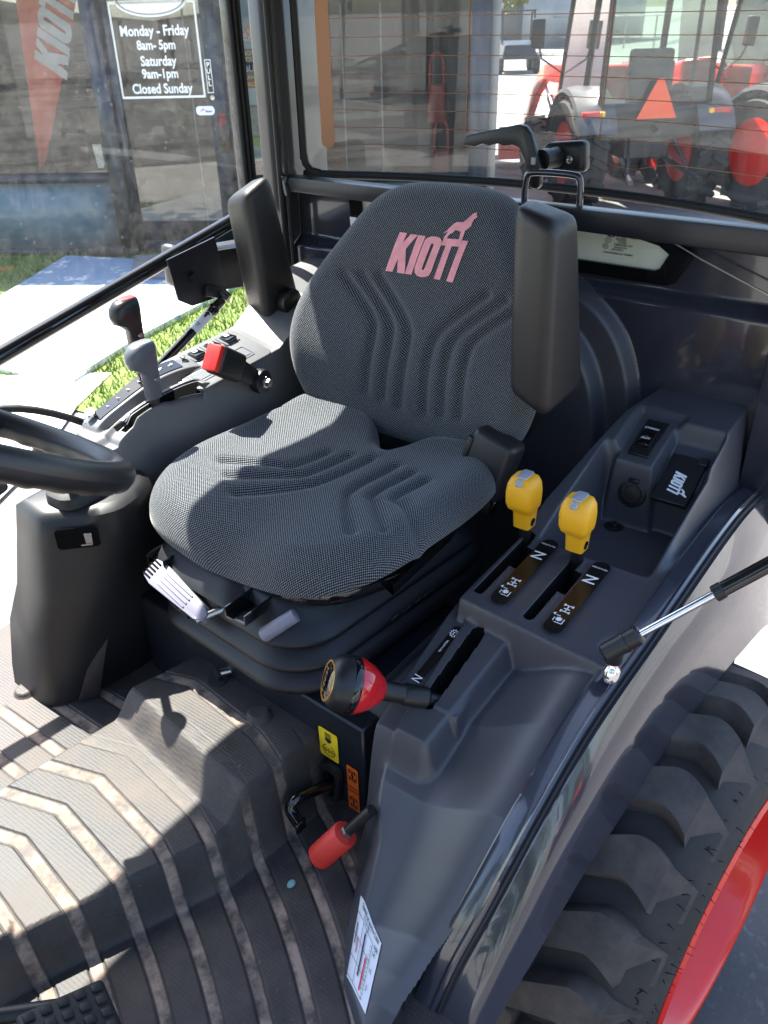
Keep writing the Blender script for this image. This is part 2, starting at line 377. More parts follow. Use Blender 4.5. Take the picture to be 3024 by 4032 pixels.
# cushion: x = forward, y = left
c_out = smooth_poly([(0.35, 0.262), (0.20, 0.268), (0.02, 0.255), (-0.055, 0.20), (-0.055, 0.10), (-0.04, 0.05), (0.035, 0.03), (0.035, -0.05),
                     (-0.02, -0.09), (-0.075, -0.16), (-0.07, -0.30), (-0.02, -0.355), (0.16, -0.362), (0.36, -0.357), (0.475, -0.325), (0.527, -0.25),
                     (0.535, -0.12), (0.52, -0.045), (0.527, 0.04), (0.528, 0.115), (0.500, 0.185), (0.43, 0.243), (0.35, 0.262)], 3)
cpaths = []
for a in (0.032, 0.080, 0.128):
    for sg in (1, -1):
        cpaths.append(smooth_poly([(0.115+a*0.35, 0.028+sg*a), (0.275-a*0.1, 0.018+sg*a), (0.335-a*0.5, 0.015+sg*(a+0.035)), (0.42-a*0.65, 0.01+sg*(a+0.115))], 2))
def ch(x, y):
    u = (y-CY)/0.305
    z = 1.232 + 0.026*np.abs(u)**2.4 - 0.018*np.clip((x-0.40)/0.17, 0, 2)**2 - 0.022*np.exp(-((y-CY)/0.10)**2)*sst(x, 0.20, 0.5)
    z += 0.012*np.exp(-((x-0.33)/0.13)**2) + 0.03*sst(-x, -0.06, 0.08)
    return z + groove(x, y, cpaths, 0.0125, 0.0115)
cushion = pillow("seat_cushion", c_out, (0.25, CY), ((0, 0, 0), (1, 0, 0), (0, 1, 0)), ch, 0.068, 0.010, FAB)
# backrest: x = left, y = up along the leaning back, height = forwards
bd = Vector((-0.14, 0, 0.49)).normalized(); bn = Vector((bd.z, 0, -bd.x)); BO = Vector((-0.03, 0, 1.25))
half = [(0.0, 0.517), (0.09, 0.514), (0.150, 0.497), (0.190, 0.462), (0.232, 0.39), (0.285, 0.31), (0.325, 0.225), (0.333, 0.15), (0.322, 0.08), (0.300, 0.02), (0.26, -0.03), (0.12, -0.05), (0, -0.055)]
b_out = smooth_poly([(CY+a, s) for a, s in half] + [(CY-a, s) for a, s in half[::-1][1:]], 2)
bpaths = []
for a in (0.028, 0.075, 0.122):
    for sg in (1, -1):
        bpaths.append(smooth_poly([(-0.012+sg*(a+0.006), 0.03+a*0.15), (-0.012+sg*a, 0.175), (-0.012+sg*(a+0.012), 0.215), (-0.012+sg*(a+0.11), 0.305-a*0.1)], 2))
def bh(x, y):
    u = (x-CY)/0.33
    h = 0.034*np.abs(u)**2.2*sst(y, 0.50, 0.25) - 0.05*np.clip((y-0.36)/0.16, 0, 1)**2 + 0.020*np.exp(-((y-0.12)/0.10)**2)
    return h + groove(x, y, bpaths, 0.0120, 0.0120)
def bpt(x, y, off=0.0):
    h = float(bh(np.array([x]), np.array([y]))[0]) + off
    return BO + Y*x + bd*y + bn*h
back = pillow("backrest", b_out, (CY, 0.24), (BO, (0, 1, 0), tuple(bd)), bh, 0.05, 0.05, FAB)
# printed emblem, draped over the backrest
EMB = {
 'K': [[(-.113,.400),(-.094,.400),(-.100,.3785),(-.084,.3992),(-.066,.3992),(-.0895,.3672),(-.0838,.3254),(-.0838,.3159),(-.103,.3159),(-.1065,.3441),(-.1155,.3157),(-.1345,.3152)]],
 'I': [[(-.0648,.3992),(-.046,.3992),(-.0657,.3168),(-.0828,.3160)]],
 'O': [[(-.046,.3909),(-.041,.396),(-.032,.4001),(-.019,.4014),(-.009,.3992),(-.004,.3941),(-.004,.3846),(-.017,.3295),(-.021,.3213),(-.028,.3172),(-.04,.315),(-.051,.3162),(-.058,.3222),(-.06,.3327)],
       [(-.0285,.3846),(-.0255,.3868),(-.022,.3856),(-.022,.3805),(-.035,.3327),(-.038,.3295),(-.041,.3308),(-.041,.3349)]],
 'T': [[(-.001,.396),(-.001,.4014),(.003,.4096),(.007,.4159),(.003,.4128),(-.006,.4096),(.002,.4159),(.010,.4264),(.014,.4314),(.021,.4356),(.035,.4368),(.041,.4429),(.047,.4501),(.052,.4564),(.060,.4596),(.060,.4533),(.064,.4523),(.063,.4492),(.058,.445),(.056,.4378),(.056,.4314),(.052,.4264),(.045,.420),(.045,.4137),(.044,.4045),(.043,.3992),(.041,.3878),(.023,.3868),(.008,.3160),(-.008,.3159),(.008,.3857),(-.005,.3856)],
       [(.007,.4004),(.036,.4023),(.036,.4077),(.036,.4169),(.029,.4191),(.022,.4191),(.018,.4137),(.011,.4096),(.008,.4045)]],
 'J': [[(.044,.4010),(.0592,.4014),(.0405,.3152),(.0242,.3157)]]}
mb = MB()
for k in EMB: mb.flat(EMB[k], ((0, 0, 0), (1, 0, 0), (0, 1, 0)), PINK)
em = mb.build("emblem", None, 0); b_ = bmesh.new(); b_.from_mesh(em.data)
for _ in range(3):
    bmesh.ops.subdivide_edges(b_, edges=[e for e in b_.edges if e.calc_length() > 0.006], cuts=1); bmesh.ops.triangulate(b_, faces=b_.faces[:])
for v in b_.verts: v.co = bpt(v.co.x, v.co.y, 0.0018)
b_.normal_update(); b_.to_mesh(em.data); b_.free()
em.parent = back; em["label"] = "pink printed lettering with a howling animal standing on it"
# shell behind the backrest and pan under the cushion
mb = MB()
rings = []
for k, (sc, h) in enumerate(((0.93, -0.085), (0.95, -0.11), (0.88, -0.15), (0.6, -0.165))):
    rings.append([BO + Y*(CY+(x-CY)*sc) + bd*(0.24+(y-0.24)*sc) + bn*h for x, y in b_out[::3]])
mb.loft(rings, BLK); PB(mb, "seat_back_shell")
c_pan = smooth_poly([(0.40, 0.255), (0.0, 0.235), (0.0, -0.33), (0.36, -0.345), (0.49, -0.30), (0.52, -0.20), (0.51, -0.045), (0.525, 0.06), (0.515, 0.14), (0.47, 0.20), (0.36, 0.245)], 3)
mb = MB(); rings = []
for sc, z in ((0.80, 1.152), (0.955, 1.158), (0.965, 1.148), (0.955, 1.136), (0.80, 1.128)):
    rings.append([(0.25+(x-0.25)*sc, CY+(y-CY)*sc, z - 0.012*np.clip((x-0.40)/0.17, 0, 2)**2) for x, y in c_pan])
mb.loft(rings, BLKG); PB(mb, "seat_pan")
# ------------------------------------------------------------------ armrests folded up
def armrest(P, pivot, name="armrest"):
    mb = MB(); b = bmesh.new(); vs = [b.verts.new(p) for p in P]
    for f in ((3,2,1,0),(4,5,6,7),(0,1,5,4),(1,2,6,5),(2,3,7,6),(3,0,4,7)): b.faces.new([vs[i] for i in f])
    bmesh.ops.bevel(b, geom=b.edges[:], offset=0.028, segments=5, affect='EDGES', profile=0.58); mb.bm(b, VIN)
    o = PB(mb, name, angle=60)
    m2 = MB(); m2.lathe([(0.0, -0.03), (0.030, -0.03), (0.034, -0.024), (0.034, 0.010), (0.026, 0.014), (0.012, 0.016), (0.0, 0.016)], pivot[0], pivot[1], BLK, 24); m2.build("pivot", o)
    return o
armrest([(-0.120, 0.235, 1.425), (0.050, 0.268, 1.415), (0.060, 0.355, 1.375), (-0.125, 0.352, 1.385),
         (-0.035, 0.240, 1.758), (0.055, 0.262, 1.765), (0.078, 0.352, 1.735), (-0.030, 0.350, 1.742)], ((-0.05, 0.25, 1.46), (0, -1, 0)))
armrest([(-0.255, -0.600, 1.352), (-0.145, -0.610, 1.322), (-0.118, -0.510, 1.315), (-0.242, -0.492, 1.352),
         (-0.210, -0.600, 1.697), (-0.106, -0.618, 1.660), (-0.088, -0.520, 1.686), (-0.172, -0.512, 1.724)], ((-0.180, -0.490, 1.410), (0, 1, 0)))
# ------------------------------------------------------------------ belt buckle (right) and belt retractor (left)
mb = MB()
q0 = Vector((0.190, -0.372, 1.395)); ax = Vector((0.125, 0.012, 0.085)).normalized(); sd = Vector((0, 0, 1)).cross(ax).normalized(); nu = ax.cross(sd)
rot = Matrix((ax, sd, nu)).transposed()
mb.box(q0 - ax*0.028, (0.086, 0.046, 0.066), BLK, rot, 0.010, 3)
buck = PB(mb, "belt_buckle")
mb = MB(); mb.box(q0 + ax*0.018, (0.016, 0.040, 0.060), REDP, rot, 0.004, 2)
mb.text("PRESS", 0.013, (q0 + ax*0.0265, nu, sd), REDI, 0.0); mb.build("release_button", buck)
mb = MB(); mb.hexa([q0 - ax*a + sd*s_ + nu*n_ for a, s_, n_ in ((0.165, -0.005, -0.022), (0.065, -0.005, -0.026), (0.065, 0.005, -0.026), (0.165, 0.005, -0.022), (0.165, -0.005, 0.012), (0.065, -0.005, 0.026), (0.065, 0.005, 0.026), (0.165, 0.005, 0.012))], BLK, 0.003, 2)
mb.lathe([(0, -0.012), (0.028, -0.012), (0.030, 0), (0.028, 0.012), (0, 0.012)], q0 - ax*0.165 - nu*0.006, sd, BLK, 22)
mb.build("buckle_stalk", buck)
mb = MB(); mb.lathe([(0, 0.012), (0.015, 0.012), (0.015, 0.020), (0.010, 0.021), (0.010, 0.030), (0, 0.030)], q0 - ax*0.165 - nu*0.006, sd, STEEL, 6); mb.build("bolt", buck)
ra = Vector((0.01, 0.145, -0.035)).normalized(); rb = Vector((-0.02, 0.035, 0.14)); rb = (rb - ra*rb.dot(ra)).normalized(); rc = ra.cross(rb)
rc0 = Vector((0.025, 0.216, 1.232)); rot = Matrix((ra, rb, rc)).transposed()
mb = MB(); mb.box(rc0 - rc*0.02, (0.104, 0.140, 0.064), PLD, rot, 0.016, 4)
for k in range(4): mb.box(rc0 + ra*0.0495 + rb*(-0.045+0.028*k) - rc*0.012, (0.004, 0.014, 0.012), PL, rot, 0.001, 1)
mb.box(rc0 - ra*0.048 + rb*0.005 - rc*0.012, (0.014, 0.085, 0.052), BLK, rot, 0.005, 2)
retr = PB(mb, "belt_retractor")
mb = MB(); mb.lathe([(0, 0), (0.034, 0), (0.036, 0.012), (0.034, 0.024), (0, 0.024)], rc0 - rb*0.085 - ra*0.012 - rc*0.02, rb, BLK, 24)
mb.box(rc0 - rb*0.092 + ra*0.004 - rc*0.03, (0.075, 0.035, 0.035), BLK, rot, 0.006, 2)
mb.box(rc0 - rb*0.080 + ra*0.045 - rc*0.008, (0.010, 0.034, 0.020), BLKG, rot, 0.002, 1); mb.build("retractor_bracket", retr)
# belt webbing hanging from the retractor behind the seat side
# ------------------------------------------------------------------ suspension bellows
def bell_ring(g, z, rz=R(-5.5)):
    o = []
    for x, y in rrect(0.58+2*g, 0.43+2*g, 0.105+g*0.5, 9):
        o.append((0.245 + x*math.cos(rz) - y*math.sin(rz), -0.040 + x*math.sin(rz) + y*math.cos(rz), z))
    return o
prof = [(-0.10, 1.128), (-0.045, 1.126), (-0.028, 1.118), (-0.022, 1.105), (-0.004, 1.085), (0.014, 1.066), (0.017, 1.060), (0.014, 1.054), (-0.004, 1.050), (-0.008, 1.046), (-0.004, 1.042), (0.012, 1.030),
        (0.022, 1.018), (0.025, 1.012), (0.022, 1.005), (0.002, 1.001), (-0.002, 0.997), (0.002, 0.992), (0.016, 0.982), (0.025, 0.970), (0.028, 0.962), (0.024, 0.954), (-0.02, 0.948), (-0.08, 0.946)]
mb = MB(); mb.loft([bell_ring(g, z) for g, z in prof], BEL)
wc = Vector((0.27, 0.198, 1.022)); wx = Vector((-math.cos(R(5.5)), math.sin(R(5.5)), 0)); wy = Vector((0, 0.45, 0.9)).normalized()
bellows = PB(mb, "seat_bellows", angle=70)
mb = MB(); mb.text("GRAMMER", 0.030, (wc + Vector((0, 0.006, 0)), wx, wy), BEL, 0.01, th=0.003); mb.build("embossed_lettering", bellows, 0)
# moulded top cover between pan and bellows, with rails
mb = MB()
mb.hexa([(0.30, -0.30, 1.085), (0.545, -0.29, 1.085), (0.565, -0.02, 1.085), (0.30, 0.2, 1.085), (0.30, -0.27, 1.135), (0.50, -0.25, 1.135), (0.515, -0.06, 1.135), (0.30, 0.17, 1.135)], BEL, 0.022, 4)
PB(mb, "suspension_cover")
for L_, F_ in ((-0.235, 0.525), (0.022, 0.560)):
    mb = MB(); mb.box((F_-0.10, L_, 1.100), (0.24, 0.050, 0.004), BLKG); mb.box((F_-0.10, L_-0.0245, 1.110), (0.24, 0.003, 0.022), BLKG); mb.box((F_-0.10, L_+0.0245, 1.110), (0.24, 0.003, 0.022), BLKG)
    PB(mb, "slide_rail")
# grey weight-adjusting crank
h0 = Vector((0.550, -0.232, 1.092)); h1 = Vector((0.570, -0.080, 1.060)); ha = (h1-h0).normalized(); hn = Vector((0.55, 0, 0.84)); hn = (hn - ha*hn.dot(ha)).normalized(); hs = hn.cross(ha)
mb = MB()
fr = (h0 - hn*0.012, ha, hs)
mb.prism([(-0.012, -0.020), (0.015, -0.026), (0.15, -0.017), (0.168, -0.008), (0.168, 0.008), (0.15, 0.017), (0.015, 0.026), (-0.012, 0.020)], fr, 0.024, LILAC, 0.003)
for t in (-0.013, -0.0045, 0.0045, 0.013): mb.box(h0 + ha*0.075 + hs*t + hn*0.0125, (0.085, 0.0035, 0.004), LILAC, Matrix((ha, hs, hn)).transposed(), 0.001, 1)
for k in range(5): mb.box(h0 + ha*(-0.002) + hs*(-0.016+0.008*k) + hn*0.0125, (0.022, 0.0032, 0.003), VOID, Matrix((ha, hs, hn)).transposed())
for k in range(3): mb.box(h0 + ha*(0.055+0.035*k) - hs*0.0218 + hn*0.002, (0.020, 0.003, 0.010), VOID, Matrix((ha, hs, hn)).transposed())
crank = PB(mb, "weight_crank", label="pale grey folding crank handle")
mb = MB(); mb.tube([h1 + Vector((0.014, -0.006, -0.004)), h1 + Vector((-0.040, 0.030, 0.010))], 0.0085, STEEL, 16); mb.build("crank_pin", crank)
mb = MB(); a0 = Vector((0.560, 0.066, 1.072)); a1 = Vector((0.515, 0.112, 1.112)); dv = (a1-a0)
mb.tube([a0 - dv*0.02, a0, a0 + dv*0.08, a1, a1 + dv*0.02], [0.004, 0.011, 0.0145, 0.0135, 0.010], LILAC, 18)
PB(mb, "slide_lever", label="pale grey capsule knob")
# ------------------------------------------------------------------ cab frame
mb = MB()
mb.hexa([(-0.60, -0.775, 0.5), (-0.415, -0.775, 0.5), (-0.415, -0.705, 0.5), (-0.60, -0.690, 0.5), (-0.60, -0.775, 2.30), (-0.415, -0.775, 2.30), (-0.415, -0.705, 2.30), (-0.60, -0.690, 2.30)], POST, 0.008, 2)
pil = PB(mb, "cab_pillar")
mb = MB(); mb.tube([(-0.405, -0.70, 1.25), (-0.405, -0.70, 2.28)], 0.0075, RUB, 10); mb.tube([(-0.42, -0.688, 1.25), (-0.42, -0.688, 2.28)], 0.006, RUB, 10); mb.build("rubber_seal", pil)
mb = MB()
mb.hexa([(-0.60, 0.66, 1.0), (-0.44, 0.66, 1.0), (-0.44, 0.73, 1.0), (-0.60, 0.73, 1.0), (-0.60, 0.62, 2.30), (-0.44, 0.62, 2.30), (-0.44, 0.69, 2.30), (-0.60, 0.69, 2.30)], POST, 0.008, 2); PB(mb, "cab_pillar")
for L0, L1 in ((-0.775, -0.705), (0.60, 0.67)):
    mb = MB(); mb.hexa([(1.74, L0, 0.72), (1.81, L0, 0.72), (1.81, L1, 0.72), (1.74, L1, 0.72), (1.58, L0, 2.30), (1.65, L0, 2.30), (1.65, L1, 2.30), (1.58, L1, 2.30)], POST, 0.008, 2); PB(mb, "cab_pillar")
mb = MB(); mb.box((0.38, -0.065, 2.335), (2.54, 1.455, 0.09), BLK, None, 0.03, 3); PB(mb, "cab_roof")
# cross bar under the rear window
mb = MB(); mb.hexa([(-0.455, -0.70, 1.628), (-0.405, -0.70, 1.628), (-0.405, 0.68, 1.612), (-0.455, 0.68, 1.612), (-0.455, -0.70, 1.665), (-0.405, -0.70, 1.665), (-0.405, 0.68, 1.664), (-0.455, 0.68, 1.664)], SHEET, 0.005, 2)
bar = PB(mb, "cross_bar")
mb = MB()
for L_ in (-0.683,):
    mb.tube([(-0.41, L_, 1.62), (-0.402, L_+0.006, 1.635), (-0.404, L_, 1.65), (-0.401, L_+0.004, 1.668)], [0.008, 0.010, 0.008, 0.010], PAINT, 8)
mb.build("weld_bead", bar)
# rear sheet-metal wall with its long low window opening
Ls = np.linspace(-0.70, 0.70, 420); zs = np.linspace(0.60, 1.63, 310)
GZ, GL = np.meshgrid(zs, Ls, indexing='ij')
def arch(L_, z_, c, hw, top, bot, n=3.2):
    zz = np.clip((z_-bot)/(top-bot), 0, 2); return (np.abs((L_-c)/hw)**n + zz**n*1.0)
Fw = -0.440 - 0.034*sst(GZ, 1.470, 1.505)
a1 = 1 - sst(arch(GL, GZ, -0.03, 0.405, 1.52, 1.0), 0.86, 1.0); a2 = 1 - sst(arch(GL, GZ, -0.03, 0.335, 1.455, 1.0), 0.84, 1.0)
Fw = Fw + 0.035*a1 + 0.035*a2 + 0.02*a2*(1-((GL+0.03)/0.4)**2)
win = (np.abs((GL-0.0)/0.405)**6 + np.abs((GZ-1.588)/0.040)**6) < 1
P = np.stack([Fw, GL, GZ], -1)
midx = ((a1 > 0.05)[:-1, :-1]).astype(int)
part(grid_mesh("rear_wall", P, [PAINT, PL], midx=midx))
# low rear window: black printed border and an opaque pane painted pale as daylight, with the maker's mark
wf = (Vector((-0.458, 0.0, 1.588)), Y, Vector((0.12, 0, 1)))
outer = [(-0.50, -0.072), (0.375, -0.076), (0.395, -0.066), (0.428, -0.008), (0.424, 0.006), (0.37, 0.034), (0.28, 0.046), (0.16, 0.052), (-0.50, 0.053)]
inner = [(-0.46, -0.042), (0.345, -0.046), (0.356, -0.041), (0.374, -0.006), (0.35, 0.010), (0.28, 0.024), (0.17, 0.032), (-0.46, 0.034)]
mb = MB(); mb.flat([outer, inner], wf, BLKG, 0.004); low = PB(mb, "low_rear_window", angle=30)
CREAM = mat("painted_daylight_pane", (0.62, 0.66, 0.56), 0.12, var=(30, 0.04))
mb = MB(); mb.flat([inner], (Vector((-0.461, 0, 1.588)), Y, Vector((0.12, 0, 1))), CREAM); mb.build("pane", low, 0)
mb = MB(); o_ = Vector((-0.4595, 0, 1.588)); uz = Vector((0.12, 0, 1)); sk = Vector((0.0, 1, 0.0))
def wt(t, x, y, s, m=BLACKI, **k): mb.text(t, s, (o_ + Y*x + uz*y, sk, uz), m, **k)
mb.flat([[(0.238+0.010*math.cos(a), 0.0195+0.0058*math.sin(a)) for a in np.linspace(0, 6.28, 24)[:-1]]], (o_, Y, uz), BLACKI)
o_ = o_ + Vector((0.0006, 0, 0)); wt("KJ", 0.238, 0.0195, 0.009, CREAM, bold=0.03); o_ = o_ - Vector((0.0006, 0, 0))
for t, x, y, s in (("KYOUNG JIN", 0.252, 0.0185, 0.0085), ("GLASS", 0.250, 0.0115, 0.0085), ("KOREA", 0.256, 0.0052, 0.006), ("TEMPERED 5.57", 0.246, -0.0012, 0.0065), ("TB18-0610A", 0.246, -0.0072, 0.006), ("43R-000031", 0.241, -0.0128, 0.006), ("TRANSPARENCIA 70%MIN", 0.222, -0.0212, 0.006)):
    wt(t, x, y, s, align='LEFT', bold=0.012)
for cx, cy, t in ((0.232, 0.0065, "K"), (0.226, -0.0075, "E4")):
    ring = [[(cx+r_*1.25*math.cos(a), cy+r_*math.sin(a)) for a in np.linspace(0, 6.28, 20)[:-1]] for r_ in (0.0058, 0.0048)]
    mb.flat(ring, (o_, Y, uz), BLACKI); wt(t, cx, cy, 0.006, bold=0.02)
mb.build("maker_mark", low, 0)
mb = MB(); mb.flat([[(-0.497, -0.03), (-0.475, -0.03), (-0.475, 0.012), (-0.497, 0.012)]], (Vector((-0.45, 0, 1.56)), Y, uz), PAPER, 0.001); PB(mb, "paper_label", None, 0)
# seam on the wall, right corner post of the rear wall
mb = MB(); mb.tube([(-0.440, 0.345, 1.628), (-0.438, 0.45, 1.585), (-0.434, 0.60, 1.532)], 0.0022, STEEL, 6); PB(mb, "wall_seam")
mb = MB(); mb.hexa([(-0.47, 0.610, 1.0), (-0.395, 0.625, 1.0), (-0.39, 0.72, 1.0), (-0.47, 0.72, 1.0), (-0.47, 0.612, 1.64), (-0.41, 0.622, 1.64), (-0.40, 0.72, 1.64), (-0.47, 0.72, 1.64)], PAINT, 0.006, 2); PB(mb, "corner_post")
# dark gap behind and beside the seat
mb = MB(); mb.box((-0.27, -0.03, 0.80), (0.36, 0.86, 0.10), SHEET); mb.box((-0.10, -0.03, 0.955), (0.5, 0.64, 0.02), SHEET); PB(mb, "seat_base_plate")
# ------------------------------------------------------------------ rear window: bulged pane
def rgF(L_): return -0.475 - 0.15*(1 - np.clip(((L_+0.02)/0.66)**2, 0, 1))
Lg = np.linspace(-0.675, 0.66, 60); zg = np.linspace(1.667, 2.30, 24)
GZ2, GL2 = np.meshgrid(zg, Lg, indexing='ij')
pane = part(grid_mesh("rear_window", np.stack([rgF(GL2), GL2, GZ2], -1), GLASSR))
def on_rg(L_, z_, off=0.003): return Vector((float(rgF(np.array(L_))) + off, L_, z_))
mb = MB(); mb.tube([on_rg(l, 1.662, 0.0) for l in np.linspace(-0.675, 0.66, 30)], 0.011, RUB, 10); mb.build("edge_seal", pane)
mb = MB(); mb.tube([on_rg(-0.672, z) for z in np.linspace(1.70, 2.3, 8)], 0.010, RUB, 8); mb.tube([on_rg(l, z) for l, z in ((-0.672, 1.72), (-0.668, 1.69), (-0.655, 1.672), (-0.63, 1.666))], 0.010, RUB, 8); mb.build("side_seal", pane)
mb = MB()
for k in range(12):
    z0 = 1.740 + 0.0415*k
    mb.tube([on_rg(l, z0 - (0.022*np.clip((0.33-abs(l-0.2))/0.1-2.3, 0, 1) if k == 0 else 0)) for l in np.linspace(-0.590, 0.62, 34)], 0.0008, COPPER, 4)
for l in (-0.235, 0.12): mb.tube([on_rg(l, z) for z in np.linspace(1.775, 2.28, 12)], 0.0011, COPPER, 4)
mb.build("heating_wires", pane, 0)
mb = MB(); P = []
mb.loft([[on_rg(l, z, 0.0035) for l, z in ((-0.622, zz), (-0.600, zz), (-0.588, zz))] for zz in np.linspace(1.742, 2.3, 10)], COPPER, False, False)
mb.flat([rrect(0.034, 0.03, 0.013)], (on_rg(-0.605, 1.745, 0.0030), (rgF(np.array(-0.588))-rgF(np.array(-0.622)), 0.034, 0), Zv), COPPER)
mb.build("busbar", pane, 0)
mb = MB()
for t, y, s in (("KYOUNG JIN", 0, 0.010), ("GLASS", -0.009, 0.009), ("KOREA", -0.018, 0.007), ("TEMPERED 5.57", -0.025, 0.007), ("TB18-0610A", -0.034, 0.007), ("43R-000031", -0.041, 0.007), ("TRANSPARENCIA 70%MIN", -0.060, 0.006)):
    mb.text(t, s, (on_rg(-0.585, 1.722+y, 0.002), (0.12, -1, 0), Zv), COPPER, align='CENTER')     # printed to be read from outside
mb.build("maker_mark", pane, 0)
# window latch
lo = Vector((-0.545, 0.0, 0.0))
mb = MB(); mb.box((-0.595, 0.052, 1.738), (0.045, 0.105, 0.070), BLK, Matrix.Rotation(R(6), 3, 'X'), 0.014, 3)
latch = PB(mb, "window_latch")
mb = MB(); mb.tube([(-0.60, 0.040, 1.740), (-0.53, 0.032, 1.740)], [0.026, 0.020], BLK, 20); mb.tube([(-0.535, 0.032, 1.740), (-0.51, 0.028, 1.740)], 0.024, BLK, 20); mb.build("latch_spindle", latch)
mb = MB(); mb.prism([(-0.165, 0.012), (-0.155, 0.034), (-0.02, 0.064), (0.0, 0.062), (0.014, 0.047), (0.034, 0.0), (0.046, -0.028), (0.047, -0.062), (0.040, -0.072), (0.022, -0.070), (0.014, -0.055), (0.006, -0.015), (-0.012, 0.015), (-0.03, 0.020), (-0.052, 0.016), (-0.07, 0.021), (-0.092, 0.014), (-0.11, 0.018), (-0.13, 0.010), (-0.15, 0.011)], ((-0.505, -0.006, 1.752), Y, Zv), 0.022, BLK, 0.005)
mb.box((-0.482, 0.022, 1.742), (0.003, 0.012, 0.016), CAPG, None, 0.0012, 1); mb.build("latch_handle", latch)
mb = MB(); mb.lathe([(0, 0), (0.009, 0), (0.009, 0.008), (0.005, 0.010), (0, 0.006)], (-0.572, 0.072, 1.738), X, STEEL, 12); mb.build("screw", latch)
mb = MB(); lp = smooth_poly([(0.030, 1.655), (0.032, 1.728), (0.046, 1.736), (0.150, 1.738), (0.166, 1.730), (0.168, 1.655)], 2)
mb.tube([(-0.432, l, z-0.008) for l, z in lp], 0.0075, PAINT, 12); PB(mb, "latch_keeper")
# ------------------------------------------------------------------ right door, ajar: glass with a tube frame
mb = MB(); mb.hexa([(-0.366, -0.785, 1.56), (-0.326, -0.785, 1.55), (-0.326, -0.757, 1.55), (-0.366, -0.757, 1.56), (-0.366, -0.785, 2.29), (-0.326, -0.785, 2.29), (-0.326, -0.757, 2.29), (-0.366, -0.757, 2.29)], BLKG, 0.006, 2)
for a in (-0.362, -0.346, -0.330): mb.tube([(a, -0.755, 1.56), (a, -0.755, 2.28)], 0.006, RUB, 8)
mb.tube([(-0.33, -0.757, 1.580), (0.0, -0.757, 1.512), (0.474, -0.757, 1.415), (1.20, -0.75, 1.266)], 0.019, BLKG, 18)
door = PB(mb, "right_door")
P = np.array([[(-0.33 + (1.25+0.33)*s_, -0.762, (1.585 - 0.325*s_)*(1-t_) + 2.29*t_) for s_ in np.linspace(0, 1, 20)] for t_ in np.linspace(0, 1, 12)])
grid_mesh("door_glass", P, GLASSD, door)
for (dz, dy) in ((0.0, 0.0),):
    mb = MB(); pl_ = [(0.03, 1.535), (-0.135, 1.558), (-0.155, 1.43), (-0.140, 1.405), (-0.03, 1.405), (0.012, 1.43)]
    mb.prism([(x, z) for x, z in pl_], ((0, -0.690, 0), X, Zv), 0.006, SHEET, 0.0012, 1)
    hg = mb.build("hinge_plate", door)
    mb = MB(); mb.lathe([(0, -0.002), (0.014, -0.002), (0.014, 0.012), (0, 0.012)], (-0.04, -0.690, 1.478), Y, BLK, 6); mb.build("bolt", hg)
    mb = MB(); mb.box((-0.105, -0.683, 1.425), (0.07, 0.014, 0.030), SHEET, Matrix.Rotation(R(-20), 3, 'Y'), 0.003, 2); mb.tube([(-0.125, -0.68, 1.42), (-0.13, -0.66, 1.405)], 0.011, SHEET, 10); mb.build("ball_bracket", hg)
mb = MB(); mb.hexa([(-0.31, -0.80, 1.395), (-0.125, -0.80, 1.415), (-0.125, -0.71, 1.415), (-0.31, -0.70, 1.395), (-0.31, -0.80, 1.505), (-0.125, -0.80, 1.520), (-0.125, -0.71, 1.520), (-0.31, -0.70, 1.505)], BLK, 0.006, 2); PB(mb, "hinge_arm")
mb = MB(); mb.box((-0.085, -0.815, 1.480), (0.030, 0.050, 0.11), BLK, None, 0.014, 3); PB(mb, "marker_lamp_housing")
s0, s1 = Vector((-0.118, -0.675, 1.400)), Vector((0.160, -0.655, 1.290)); sv = s1 - s0
mb = MB(); mb.tube([s0, s0+sv*0.10, s0+sv*0.12, s0+sv*0.15], [0.012, 0.0135, 0.0165, 0.0165], BLKG, 14); mb.tube([s0+sv*0.15, s1 + sv*0.4], 0.0125, BLKG, 16)
gs = PB(mb, "gas_strut")
mb = MB(); mb.tube([s0+sv*0.20, s0+sv*0.44], 0.0130, PAPER, 18, False); gsn = Vector((0.3, 0.62, 0.72)); gl_ = sv.normalized(); gsn = (gsn - gl_*gsn.dot(gl_)).normalized(); gx = gl_.cross(gsn)
ar = s0 + sv*0.24 + gsn*0.0135
mb.flat([[(-0.003, -0.010), (0.003, -0.010), (0.003, 0.002), (0.008, 0.002), (0, 0.012), (-0.008, 0.002), (-0.003, 0.002)]], (ar, gx, -gl_), BLACKI)
mb.flat([[(-0.006, -0.001), (0.006, -0.001), (0.006, 0.001), (-0.006, 0.001)], [(-0.004, -0.007), (0.004, -0.007), (0.004, -0.005), (-0.004, -0.005)]], (s0 + sv*0.36 + gsn*0.0135, gx, -gl_), BLACKI); mb.build("label_sleeve", gs, 0)
